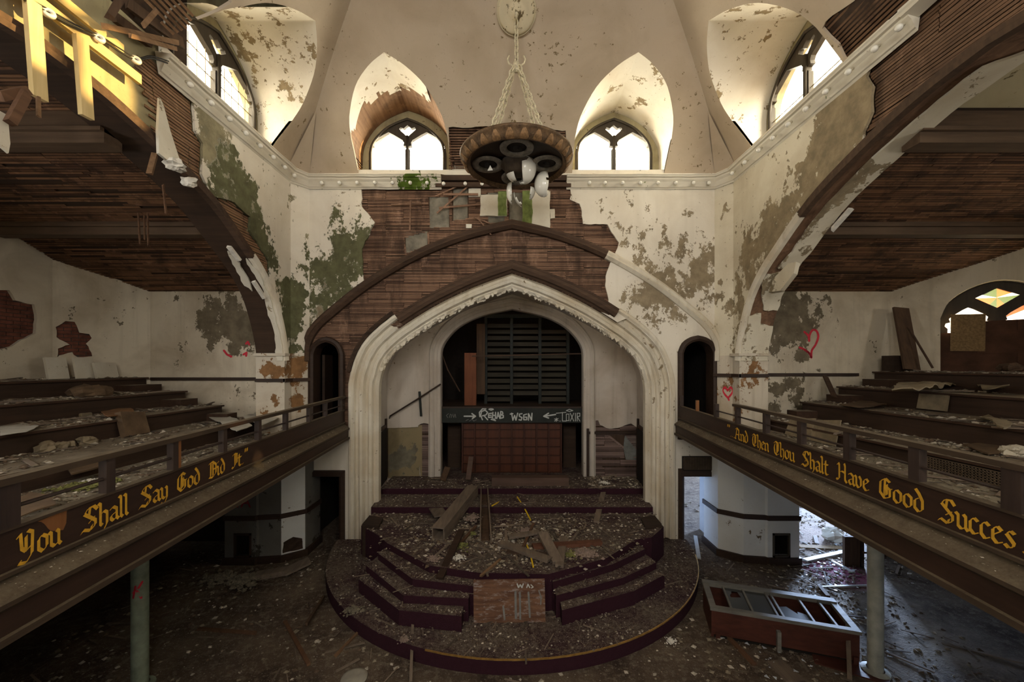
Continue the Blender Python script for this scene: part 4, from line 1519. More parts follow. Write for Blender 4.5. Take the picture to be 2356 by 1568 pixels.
for i in range(nc):
    for j in range(nr):
        a, b = x0 + (x1 - x0) * i / nc + .028, x0 + (x1 - x0) * (i + 1) / nc - .028
        c, d = z0 + (z1 - z0) * j / nr + .018, z0 + (z1 - z0) * (j + 1) / nr - .018
        y = 11.315 + random.uniform(0, .008)
        MB().box((a, y, c), (b, 11.36, d)).build('panel', M['panelwood'], pw)
for s, u0, u1 in ((-1, 1030, 1060), (1, 1296, 1325)):
    MB().box((XD(u0, 11.9), 11.9, 1.1), (XD(u1, 11.9), 11.95, 2.5)).build('side_panel', M['deck'], pw)
# sloping handrail on the apse wall with its bracket board
hr = empty('wall_handrail', PY(960, 920, 10.8), 'thin black handrail sloping up the left apse wall', 'handrail')
MB().tube([PY(897, 957, 10.72), PY(960, 918, 10.78), PY(1014, 883, 10.83)], .022, 8).build('rail', M['trimwood'], hr)
MB().beam(PY(965, 900, 10.84), PY(969, 957, 10.84), .06, .03, up=(0, 1, 0)).build('bracket', M['loft'], hr)
MB().tube([PY(897, 957, 10.72), PY(896, 962, 10.86)], .015, 6).build('rail_end', M['trimwood'], hr)

# ------------------------------------------------------------------ pen lettering


def nib_strokes(strokes, w, ang=40.0, caps=True):
    """broad-nib pen: each polyline segment sweeps a slanted nib; returns quads in 2D"""
    n = Vector((math.cos(math.radians(ang)), math.sin(math.radians(ang)))) * w / 2
    q = []
    for st in strokes:
        for a, b in zip(st, st[1:]):
            a, b = Vector(a), Vector(b)
            d = (b - a)
            if abs(d.x * n.y - d.y * n.x) / max(1e-6, d.length * n.length) < .25:
                t = Vector((-d.y, d.x)).normalized() * w * .13
                q.append([a - n * .3 - t, a - n * .3 + t, b + n * .3 + t, b + n * .3 - t])
            else:
                q.append([a - n, a + n, b + n, b - n])
    return q


def round_strokes(strokes, w):
    q = []
    for st in strokes:
        for i, (a, b) in enumerate(zip(st, st[1:])):
            a, b = Vector(a), Vector(b)
            d = (b - a).normalized()
            t = Vector((-d.y, d.x)) * w / 2
            q.append([a - t, a + t, b + t, b - t])
        for p in st:
            p = Vector(p)
            q.append([p + Vector((math.cos(k * math.pi / 4), math.sin(k * math.pi / 4))) * w / 2 for k in range(8)])
    return q


GLY = {
    'n': (.46, [[(-.05, .55), (.05, .50), (.05, .08), (.13, .0)], [(.05, .47), (.2, .6), (.33, .5), (.33, .08), (.42, .0)], [(-.02, .08), (.05, .02)]]),
    'u': (.46, [[(-.05, .6), (.05, .52), (.05, .1), (.17, .0), (.33, .12)], [(.24, .6), (.33, .52), (.33, .1), (.42, .0)]]),
    'i': (.24, [[(-.04, .58), (.05, .5), (.05, .08), (.14, .0)], [(.0, .78), (.1, .86)]]),
    'o': (.44, [[(.16, .62), (.03, .5), (.03, .14), (.18, .0)], [(.16, .62), (.33, .5), (.33, .14), (.18, .0)]]),
    'a': (.45, [[(.0, .52), (.14, .62), (.3, .5), (.3, .1), (.4, .0)], [(.3, .36), (.04, .24), (.04, .12), (.15, .0), (.3, .12)]]),
    'd': (.45, [[(.06, .98), (.2, .8), (.33, .52), (.33, .14), (.18, .0)], [(.2, .62), (.03, .48), (.03, .14), (.18, .0)]]),
    'l': (.24, [[(-.05, 1.0), (.05, .92), (.05, .1), (.14, .0)], [(-.02, .95), (.05, .98)]]),
    'h': (.46, [[(-.05, 1.0), (.05, .92), (.05, .08), (.13, .0)], [(.05, .47), (.2, .6), (.33, .5), (.33, .02), (.2, -.2)]]),
    'y': (.46, [[(-.05, .6), (.05, .52), (.05, .12), (.17, .0), (.33, .12)], [(.24, .6), (.33, .52), (.33, .0), (.2, -.22), (.02, -.26), (-.02, -.18)]]),
    't': (.32, [[(.06, .82), (.06, .1), (.16, .0), (.27, .08)], [(-.06, .6), (.24, .6)]]),
    'e': (.40, [[(.18, .62), (.03, .48), (.03, .14), (.16, .0), (.33, .1)], [(.18, .62), (.31, .5), (.06, .28)]]),
    'c': (.38, [[(.3, .52), (.17, .62), (.03, .48), (.03, .14), (.16, .0), (.31, .1)]]),
    's': (.40, [[(.3, .54), (.18, .62), (.05, .48), (.28, .2), (.25, .08), (.12, .0), (-.0, .1)]]),
    'v': (.46, [[(-.05, .6), (.05, .52), (.05, .14), (.18, .0), (.33, .14), (.33, .46), (.22, .62)]]),
    'S': (.66, [[(.58, .8), (.44, .98), (.2, .94), (.06, .76), (.5, .36), (.5, .16), (.3, .0), (.02, .12)], [(.28, .94), (.24, .62)], [(.5, .55), (.2, .3)], [(.02, .12), (-.06, .0)], [(.36, .2), (.3, .0)]]),
    'Y': (.66, [[(-.04, .82), (.08, .94), (.12, .4), (.26, .26), (.46, .42)], [(.32, .98), (.48, .88), (.46, .1), (.26, -.16), (.02, -.1), (.1, -.02)], [(.26, .8), (.26, .3)]]),
    'G': (.66, [[(.5, .84), (.3, .98), (.06, .78), (.04, .24), (.26, .0), (.5, .14), (.5, .5), (.34, .58)], [(.28, .96), (.24, .1)], [(.36, .7), (.36, .2)], [(.5, .5), (.6, .56)]]),
    'D': (.66, [[(-.02, .88), (.26, .98), (.54, .76), (.54, .22), (.28, .0), (.0, .06)], [(.14, .9), (.12, .1)], [(.3, .9), (.3, .1)], [(.3, .5), (.5, .5)]]),
    'I': (.42, [[(-.02, .86), (.12, .96), (.34, .88)], [(.16, .92), (.16, .16), (.0, .0)], [(.3, .88), (.3, .3)], [(.0, .0), (-.06, .1)]]),
    'A': (.66, [[(.02, .84), (.2, .98), (.44, .82), (.44, .1), (.56, .0)], [(.22, .94), (.13, .5), (.02, .04)], [(.1, .42), (.44, .42)], [(-.06, .08), (.1, .0)]]),
    'T': (.62, [[(-.02, .8), (.14, .96), (.36, .88), (.56, .96)], [(.1, .78), (.02, .5), (.08, .14), (.28, .0), (.5, .14)], [(.3, .9), (.3, .14)], [(.42, .84), (.42, .3)]]),
    'H': (.74, [[(-.02, .84), (.08, .97), (.13, .86), (.13, .12), (.02, .0), (-.06, .08)], [(.46, 1.02), (.52, .88), (.52, .12), (.64, .0)], [(.10, .44), (.3, .56), (.54, .50)]]),
    '.': (.2, [[(.0, .02), (.08, .09)]]),
    '"': (.34, [[(.04, 1.05), (.04, .82)], [(.2, 1.05), (.2, .82)]]),
}


def word_quads(wd, w=.145):
    x, qs = 0.0, []
    for ch in wd:
        adv, st = GLY[ch]
        qs += [[(p.x + x, p.y) for p in q] for q in nib_strokes(st, w)]
        x += adv
    return x, qs


def flat_marks(name, quads, fn, mat, parent, step=4e-5, **kw):
    m = MB()
    for k, q in enumerate(quads):
        off = step * (k % 12)
        m.add([fn(p[0], p[1], off) for p in q], [tuple(range(len(q)))])
    return m.build(name, mat, parent, **kw)


# graffiti on the loft band
M['spray'] = plain('white_spray', (.50, .52, .50), .7, .15, 20)
M['spray_dim'] = plain('grey_spray', (.19, .19, .18), .7, .2, 20)
M['redspray'] = plain('red_spray', (.62, .03, .055), .6, .2, 12)
band = lambda a, b, o: (a, 11.118 - o, b)
PB = lambda u, v: ((u - CU) * 11.12 / F, H + (CV - v) * 11.12 / F)


def px_strokes(strokes, f):
    return [[f(*p) for p in s] for s in strokes]


R_ = [  # letters of the tags, in pixels of the crop (u, v)
    [(1110, 965), (1106, 955), (1108, 946), (1116, 943), (1122, 948), (1118, 954), (1110, 956)], [(1114, 956), (1122, 965)],
    [(1131, 950), (1124, 951), (1124, 960), (1131, 959)], [(1124, 955), (1130, 955)],
    [(1134, 948), (1133, 962)], [(1140, 948), (1140, 962)], [(1134, 955), (1140, 955)],
    [(1143, 962), (1146, 948), (1150, 962)], [(1144, 957), (1149, 957)],
    [(1152, 946), (1151, 962), (1158, 960), (1158, 955), (1152, 954), (1157, 951), (1156, 947), (1152, 946)],
    [(1125, 941), (1130, 939), (1135, 941), (1130, 943), (1125, 941)], [(1104, 958), (1103, 948), (1110, 940), (1118, 940)], [(1130, 964), (1140, 967), (1136, 963)],
]
W_ = [[(1177, 950), (1180, 966), (1184, 955), (1187, 966), (1191, 950)], [(1201, 951), (1195, 952), (1195, 957), (1201, 960), (1199, 966), (1194, 965)],
      [(1212, 952), (1205, 954), (1205, 965), (1212, 965), (1212, 959), (1208, 959)], [(1216, 966), (1216, 951), (1223, 966), (1224, 950)], [(1174, 952), (1180, 951)]]
AR = [[(1068, 957), (1093, 957)], [(1086, 951), (1094, 957), (1087, 962)], [(1278, 953), (1252, 957)], [(1262, 950), (1251, 957), (1262, 961)]]
T_ = [[(1280, 950), (1302, 948)], [(1294, 948), (1294, 968), (1303, 968)], [(1303, 952), (1303, 967), (1309, 967), (1309, 952), (1303, 952)], [(1312, 950), (1320, 968)], [(1320, 950), (1312, 968)],
      [(1324, 950), (1324, 968)], [(1328, 968), (1328, 950), (1334, 950), (1334, 957), (1328, 958), (1334, 968)], [(1303, 944), (1310, 941), (1318, 944), (1310, 946), (1303, 944)],
      [(1276, 963), (1284, 967)], [(1284, 962), (1276, 968)], [(1280, 961), (1280, 969)], [(1288, 968), (1289, 968)]]
for st, w, lab in ((R_, .034, 'white sprayed rounded tag'), (W_, .034, 'white sprayed tag of four capitals'), (AR[:2], .038, 'white arrow pointing right'), (AR[2:], .038, 'white arrow pointing left'), (T_, .02, 'thin white angular tag')):
    flat_marks('sprayed_lettering', round_strokes(px_strokes(st, PB), w), band, M['spray'], loft, label=lab)
D_ = [[(1030, 960), (1027, 955), (1032, 951)], [(1034, 960), (1036, 952), (1040, 955), (1038, 960)], [(1042, 952), (1044, 960), (1047, 952), (1049, 960)], [(1072, 967), (1078, 964)], [(1080, 968), (1086, 964), (1090, 968), (1096, 965)]]
for st in (D_[:3], D_[3:]):
    flat_marks('sprayed_lettering', round_strokes(px_strokes(st, PB), .014), band, M['spray_dim'], loft, label='faint grey scribbled tag')
# red sprayed hearts on the walls
hw = bpy.data.objects['wall_gallery_right']
PG = lambda u, v: ((u - CU) * 9.29 / F, H + (CV - v) * 9.29 / F)
hb = arc([(1851, 763), (1860, 772), (1862, 784), (1863, 770), (1870, 759), (1879, 761), (1883, 774), (1877, 792), (1868, 806), (1867, 822)], 5)
hb2 = arc([(1867, 822), (1862, 812), (1850, 803), (1840, 799)], 4)
flat_marks('painted_heart', round_strokes([[PG(*p) for p in hb], [PG(*p) for p in hb2]], .05), lambda a, b, o: (a, 9.293 - o, b), M['redspray'], hw, label='large red sprayed heart outline')
P8 = lambda u, v: ((u - CU) * 8.39 / F, H + (CV - v) * 8.39 / F)
hs = arc([(1676, 915), (1667, 905), (1664, 896), (1669, 891), (1675, 897), (1681, 891), (1686, 896), (1684, 905), (1676, 915), (1678, 919)], 5)


def on_chamfer(u, v):
    r = (u - CU) / F
    t = (4.9 - 8.66 * r) / (.24 + .34 * r)
    return (t, H + (CV - v) * (8.66 + .34 * t) / F)


flat_marks('painted_heart', round_strokes([[on_chamfer(*p) for p in hs]], .06), lambda a, b, o: (4.9 - .24 * a - .817 * (.012 + o), 8.66 + .34 * a - .577 * (.012 + o), b), M['redspray'], bpy.data.objects['wall_pier_right'], label='small red sprayed heart outline')
PL = lambda u, v: ((u - CU) * 9.29 / F, H + (CV - v) * 9.29 / F)
flat_marks('red_paint_mark', round_strokes([[PL(*p) for p in s] for s in ([(515, 806), (522, 815), (532, 820)], [(566, 790), (570, 786), (573, 792)], [(560, 815), (567, 811), (566, 818)])], .05),
           lambda a, b, o: (a, 9.293 - o, b), M['redspray'], bpy.data.objects['wall_gallery_left'])

# ------------------------------------------------------------------ stage: round platform, polygonal steps, floor tiers
k = NT('maroon_carpet')
p = k.pos()
n1 = k.noise(p, 1.7, 6, .68)
n2 = k.noise(p, 14, 5, .75)
n3 = k.noise(p, 55, 3, .7)
gm = k.n.new('ShaderNodeNewGeometry')
sp = k.n.new('ShaderNodeSeparateXYZ')
k.t.links.new(gm.outputs['Normal'], sp.inputs[0])
up = k.rng(sp.outputs[2], .4, .9)
c = k.mix(n2, (.030, .010, .016), (.055, .018, .028))
dirt = k.mix(k.rng(n2, .4, .6), (.085, .064, .05), (.185, .15, .118))
lay = k.ma('MULTIPLY', up, k.rng(k.ma('ADD', k.ma('MULTIPLY', n1, .75), k.ma('MULTIPLY', n2, .25)), .40, .58, .12, .95))
c = k.mix(lay, c, dirt)
c = k.mix(k.ma('MULTIPLY', up, k.rng(n3, .58, .66, 0, .75)), c, (.40, .36, .31))
k.bump(k.ma('ADD', n2, k.ma('MULTIPLY', n3, .8)), .8, .02)
M['carpet'] = k.done(c, .95, .15)
M['brass'] = plain('worn_brass', (.55, .34, .10), .4, .3, 12, metal=.7)

stage = empty('stage', (0, 7.6, 0), 'round maroon carpeted stage with polygonal steps, under the great arch', 'stage')


def slab(name, pts, z0, z1, mat, parent, **kw):
    m = MB()
    n = len(pts)
    m.v = [(x, y, z) for z in (z0, z1) for x, y in pts]
    m.f = [tuple(reversed(range(n))), tuple(range(n, 2 * n))] + [(i, (i + 1) % n, n + (i + 1) % n, n + i) for i in range(n)]
    return fixn(m.build(name, mat, parent, **kw))


ZP = .22
cen, RP = Vector((0, 9.3)), 4.0
arcp = [(cen.x + RP * math.cos(t), cen.y + RP * math.sin(t)) for t in [math.pi * (1.027 + .946 * i / 48) for i in range(49)]]
slab('platform', arcp, 0.002, ZP, M['carpet'], stage)
ed = MB()
for i in range(19, 45):
    (x0, y0), (x1, y1) = arcp[i], arcp[i + 1]
    ed.beam((x0 * 1.001, y0 - .003, ZP - .008), (x1 * 1.001, y1 - .003, ZP - .006), .016, .02)
ed.build('brass_edging', M['brass'], stage)
ZS = {'A': .455, 'B': .577, 'C': .699, 'D': .82}
Q = lambda u, v, s: (lambda p: (p.x, p.y))(PZ(u, v, ZS[s]))
D = [(-3.18, 8.96), (-3.18, 8.25), (-2.62, 7.75), Q(890, 1248, 'D'), Q(987, 1300, 'D'), Q(1104, 1317, 'D'), Q(1262, 1320, 'D'), Q(1396, 1283, 'D'), Q(1462, 1241, 'D'), (2.75, 7.7), (3.18, 8.2), (3.18, 8.96)]
slab('stage_floor', D, ZP, ZS['D'], M['carpet'], stage)
LFT = {'A': ((825, 1331), (918, 1403), (1062, 1417)), 'B': ((842, 1300), (928, 1369), (1078, 1376)), 'C': ((870, 1272), (949, 1331), (1090, 1348))}
RGT = {'A': ((1293, 1403), (1458, 1359), (1529, 1321)), 'B': ((1279, 1369), (1434, 1328), (1510, 1293)), 'C': ((1272, 1338), (1410, 1297), (1484, 1262))}
for s in 'CBA':
    q = [Q(*p, s) for p in LFT[s]]
    slab('step', q + [(q[2][0], 6.62), (-1.34, 6.74), (-2.3, 7.45), (q[0][0] + .1, q[0][1] + .35)], ZP, ZS[s] - (0 if s == 'A' else 0), M['carpet'], stage)
    q = [Q(*p, s) for p in RGT[s]]
    slab('step', q + [(q[2][0] - .1, q[2][1] + .35), (2.3, 7.35), (1.34, 6.74), (q[0][0], 6.62)], ZP, ZS[s], M['carpet'], stage)
slab('upper_step', [(-3.22, 8.94), (3.22, 8.94), (3.3, 9.84), (-3.3, 9.84)], .1, .96, M['carpet'], stage)
slab('floor_apse', [(-3.3, 9.85), (3.3, 9.85), (3.45, 14), (-3.45, 14)], .1, 1.10, M['carpet'], None, kind='structure')
M['block2'] = wood('dark_plinth', (.02, .012, .008), (.05, .03, .02), 0)
for s in (-1, 1):
    a, b = sorted((s * 2.62, s * 3.2))
    slab('corner_block', [(s * 2.74, 8.05), (s * 3.12, 8.15), (s * 3.14, 8.62), (s * 2.8, 8.5)][::s], ZP, .9, M['block2'], stage)

# plywood sheet leaning in the gap of the steps
k = NT('plywood')
p = k.obj()
g = k.noise(k.mapping(p, (1.2, 1, 9)), 1.3, 5, .6, 1.2)
c = k.mix(k.rng(g, .35, .65), (.10, .045, .026), (.22, .115, .065))
w = k.noise(k.mapping(p, (2.2, 1, 8)), 2.2, 6, .75)
c = k.mix(k.rng(w, .54, .60, 0, .6), c, (.36, .33, .32))
k.bump(g, .2, .005)
M['ply'] = k.done(c, .7, .3)
ply = MB()
a, b = PZ(1090, 1431, ZP), PZ(1255, 1431, ZP)
ply.beam(((a.x + b.x) / 2, a.y, ZP + .002), ((a.x + b.x) / 2 - .01, a.y + .05, .86), b.x - a.x, .022, up=(0, -1, .05))
ply = fixn(ply.build('plywood_board', M['ply'], None, label='stained plywood sheet leaning upright in the gap between the steps', cat='board'))
for i, (st, w) in enumerate((([(1190, 1345), (1193, 1353), (1197, 1347), (1201, 1353), (1204, 1345)], .02), ([(1212, 1353), (1215, 1346), (1219, 1353)], .018), ([(1222, 1347), (1227, 1352), (1223, 1354)], .016),
                             ([(1186, 1363), (1187, 1420)], .035), ([(1196, 1365), (1197, 1422)], .03), ([(1216, 1364), (1219, 1418)], .03), ([(1240, 1360), (1245, 1375), (1244, 1390)], .02), ([(1158, 1395), (1161, 1422)], .03))):
    f = lambda u, v: ((u - CU) * a.y / F, ZP + (1431 - v) * a.y / F)
    flat_marks('paint_smear', round_strokes([[f(*q) for q in st]], w), lambda x, z, o: (x, a.y - .014 - o + (z - ZP) * .078, z), M['spray_dim'] if i > 2 else M['spray'], ply)

# ------------------------------------------------------------------ chandelier
cx, cyy = .08, 7.1
ZD = 7.87
ch = empty('chandelier', (cx, cyy, ZD), 'large round bronze dish chandelier on pale chains with broken white globes', 'chandelier')
k = NT('bronze_dish')
p = k.obj()
n = k.noise(p, 7, 6, .7)
n2 = k.noise(p, 40, 4, .7)
c = k.mix(k.rng(n, .35, .65), (.055, .032, .017), (.20, .12, .06))
c = k.mix(k.rng(n2, .55, .7, 0, .5), c, (.28, .2, .12))
k.bump(n2, .3, .01)
M['bronze'] = k.done(c, .55, .4, .35)
M['white_iron'] = plain('pale_painted_iron', (.62, .56, .40), .5, .3, 30)
M['globe'] = None
k = NT('opal_glass')
k.b.inputs['Transmission Weight'].default_value = .0
k.b.inputs['Subsurface Weight'].default_value = .25
k.b.inputs['Subsurface Radius'].default_value = (.05, .05, .05)
M['globe'] = k.done((.78, .76, .68), .12, .6)
R0 = 1.02
M['leafbronze'] = plain('leaf_bronze', (.26, .15, .07), .5, .45, 25, .4, .35)
dish = MB().lathe([(R0 - .06, .115), (R0 - .02, .12), (R0, .10), (R0 - .005, .075), (R0 - .03, .06), (R0 - .06, .0), (R0 - .10, -.05), (R0 - .13, -.075), (R0 - .145, -.075), (R0 - .15, -.06), (R0 - .17, -.05), (R0 - .19, -.01)], 64, (cx, cyy, ZD))
dish.build('rim', M['bronze'], ch, smooth=True)
MB().lathe([(R0 - .185, -.012), (.62, .03), (.3, .04), (.001, .04)], 64, (cx, cyy, ZD)).build('soffit_plate', plain('dark_bronze', (.03, .018, .011), .6, .4, 6), ch, smooth=True)
MB().lathe([(R0 - .06, .115), (.6, .16), (.2, .22), (.001, .22)], 48, (cx, cyy, ZD)).build('top_plate', M['bronze'], ch, smooth=True)
# acanthus leaves round the rim
for i in range(26):
    t = 2 * math.pi * i / 26
    lf = MB()
    for j, (w, r, z) in enumerate(((.07, R0 - .135, -.07), (.085, R0 - .10, -.055), (.06, R0 - .06, -.005), (.02, R0 - .025, .05))):
        for s in (-1, 0, 1):
            tt = t + s * w / R0
            rr = r + (.018 if s == 0 else .006)
            lf.v.append((cx + rr * math.cos(tt), cyy + rr * math.sin(tt), ZD + z - (.012 if s == 0 else 0)))
    for j in range(3):
        for s in range(2):
            lf.f.append((j * 3 + s, j * 3 + s + 1, j * 3 + s + 4, j * 3 + s + 3))
    lf.build('leaf_ornament', M['leafbronze'], ch, smooth=True)
spots = [(cx, cyy - .5), (cx - .52, cyy + .05), (cx + .55, cyy + .02), (cx, cyy + .55)]
M['ringpaint'] = plain('grey_lamp_ring', (.20, .18, .15), .6, .4, 14)
for (x, y) in spots:
    MB().lathe([(.29, .0), (.285, -.02), (.26, -.03), (.2, -.028), (.17, -.01), (.17, .02)], 28, (x, y, ZD)).build('lamp_ring', M['ringpaint'], ch, smooth=True)
    MB().lathe([(.17, .012), (.14, .0), (.06, -.0), (.05, -.05), (.001, -.05)], 18, (x, y, ZD)).build('lamp_socket', M['dark'], ch)
MB().lathe([(.3, .02), (.29, -.03), (.24, -.06), (.2, -.16), (.12, -.2), (.001, -.2)], 26, (cx, cyy + .05, ZD)).build('center_boss', plain('dark_boss', (.05, .035, .022), .6, .4, 9), ch, smooth=True)


def globe(name, c, r, keep, sz=1.0, n=22, mm=14):
    m = MB().ball(c, r, n, mm, sz)
    fs = []
    for f in m.f:
        q = sum((Vector(m.v[i]) for i in f), Vector()) / len(f) - Vector(c)
        if keep(q / r):
            fs.append(f)
    # keep the largest connected piece only
    par = list(range(len(m.v)))

    def find(i):
        while par[i] != i:
            i = par[i]
        return i
    for f in fs:
        for i in f[1:]:
            a, b = find(f[0]), find(i)
            if a != b:
                par[b] = a
    cnt = {}
    for f in fs:
        cnt[find(f[0])] = cnt.get(find(f[0]), 0) + 1
    best = max(cnt, key=cnt.get)
    m.f = [f for f in fs if find(f[0]) == best]
    used = sorted({i for f in m.f for i in f})
    ix = {j: i for i, j in enumerate(used)}
    m.v = [m.v[j] for j in used]
    m.f = [tuple(ix[i] for i in f) for f in m.f]
    o = m.build(name, M['globe'], ch, smooth=True)
    o.modifiers.new('shell', 'SOLIDIFY').thickness = .007
    return o


g0 = Vector((cx + .07, cyy + .05, 7.80))
jag = lambda q: noise.noise(q * 2.0) * .25
globe('broken_globe', g0 + Vector((.06, 0, 0)), .235, lambda q: q.x > -.1 + jag(q) and not (q.y < -.4 and q.z > .75), 1.2)
globe('broken_globe', g0 + Vector((-.04, .05, .0)), .235, lambda q: q.x < -.3 + jag(q) and q.z < .3 + jag(q), 1.0)
globe('broken_globe', (cx + .52, cyy + .25, 7.60), .18, lambda q: q.x < .35 + jag(q) * .8, 1.3)
globe('globe_shard', (cx - .02, cyy + .5, 7.58), .17, lambda q: q.x < -.45 + jag(q) * .3 and q.z < .6, 1.6)
globe('globe_shard', (cx + .17, cyy + .5, 7.54), .22, lambda q: q.x < -.35 and q.z < .1 and abs(q.y) < .35, 1.2)
globe('globe_shard', (cx + .2, cyy + .4, 7.56), .17, lambda q: q.x > .4 and q.z < -.0, 1.2)
MB().add([(cx - .52, cyy - .1, 7.68), (cx - .42, cyy - .12, 7.68), (cx - .47, cyy - .1, 7.78), (cx - .47, cyy - .08, 7.71)], [(0, 1, 2), (0, 3, 1), (1, 3, 2), (2, 3, 0)]).build('globe_shard', M['globe'], ch)


def chain_mesh(m, a, b, pitch=.10, lw=.038, r=.0135):
    a, b = Vector(a), Vector(b)
    d = (b - a).normalized()
    s = d.orthogonal().normalized()
    t = d.cross(s)
    n = int((b - a).length / pitch)
    for i in range(n):
        c = a + (b - a) * ((i + .5) / n)
        e = s if i % 2 else t
        pts = []
        for k in range(11):
            th = 2 * math.pi * k / 10
            pts.append(c + d * math.cos(th) * (pitch * .5 + r * 1.6) + e * math.sin(th) * lw)
        m.tube(pts, r, 5, caps=False)
    return m


zt_ = 9.62
chain_mesh(MB(), (cx, cyy, 10.45), (cx, cyy, zt_ + .06)).build('chain', M['white_iron'], ch, smooth=True)
MB().lathe([(.0, .09), (.05, .07), (.07, .0), (.05, -.05), (.06, -.08), (.0, -.1)], 14, (cx, cyy, zt_)).build('hook_collar', M['white_iron'], ch, smooth=True)
for sx in (-1, 1):
    for sy in (-1, 1):
        chain_mesh(MB(), (cx + sx * .05, cyy + sy * .05, zt_ - .03), (cx + sx * .52, cyy + sy * .33, ZD + .17)).build('chain', M['white_iron'], ch, smooth=True)
    MB().tube([(cx + sx * .05, cyy - .03, zt_ - .02), (cx + sx * .14, cyy - .04, zt_ + .03), (cx + sx * .16, cyy - .04, zt_ + .1), (cx + sx * .13, cyy - .04, zt_ + .17)], .014, 6).build('hook', M['white_iron'], ch, smooth=True)
# canopy on the sloping vault
d0 = 9 - cyy
slope = VA / VB * math.exp(-d0 / VB)
nrm = Vector((0, -slope, -1)).normalized()
can = MB().lathe([(.30, -.03), (.35, -.03), (.36, 0), (.35, .035), (.33, -.02), (.33, .03), (.30, .06), (.27, .05), (.24, .07), (.20, .05), (.12, .06), (.06, .10), (.001, .11)], 36)
rot = nrm.to_track_quat('Z', 'Y').to_matrix()
c0 = Vector((cx, cyy - .03, ZC + hv(d0) - .02))
can.v = [tuple(rot @ Vector(v) + c0) for v in can.v]
can.build('canopy', plaster('canopy_paint', (.68, .60, .42), (.4, .33, .2), (.2, .15, .08), .58, 5, [(tuple(c0), .22, .06)]), ch, smooth=True)
MB().tube([c0 + nrm * .05, c0 + nrm * .14, (cx, cyy, 10.44)], [.035, .03, .02], 8).build('canopy_hook', M['white_iron'], ch, smooth=True)

# ------------------------------------------------------------------ gallery fronts with painted words
M['front'] = wood('gallery_front_wood', (.020, .010, .007), (.048, .025, .016), 1, .55, (.20, .165, .115), .5)
M['ledge'] = wood('dusty_ledge', (.026, .016, .010), (.075, .05, .031), 1, .7, (.24, .195, .13), .6)
M['post'] = wood('post_wood', (.022, .014, .012), (.06, .04, .032), 2, .5)
M['orange_post'] = wood('orange_post_wood', (.16, .06, .018), (.28, .12, .045), 2, .5)
M['gold'] = plain('gold_letter_paint', (.66, .36, .03), .6, .18, 14)


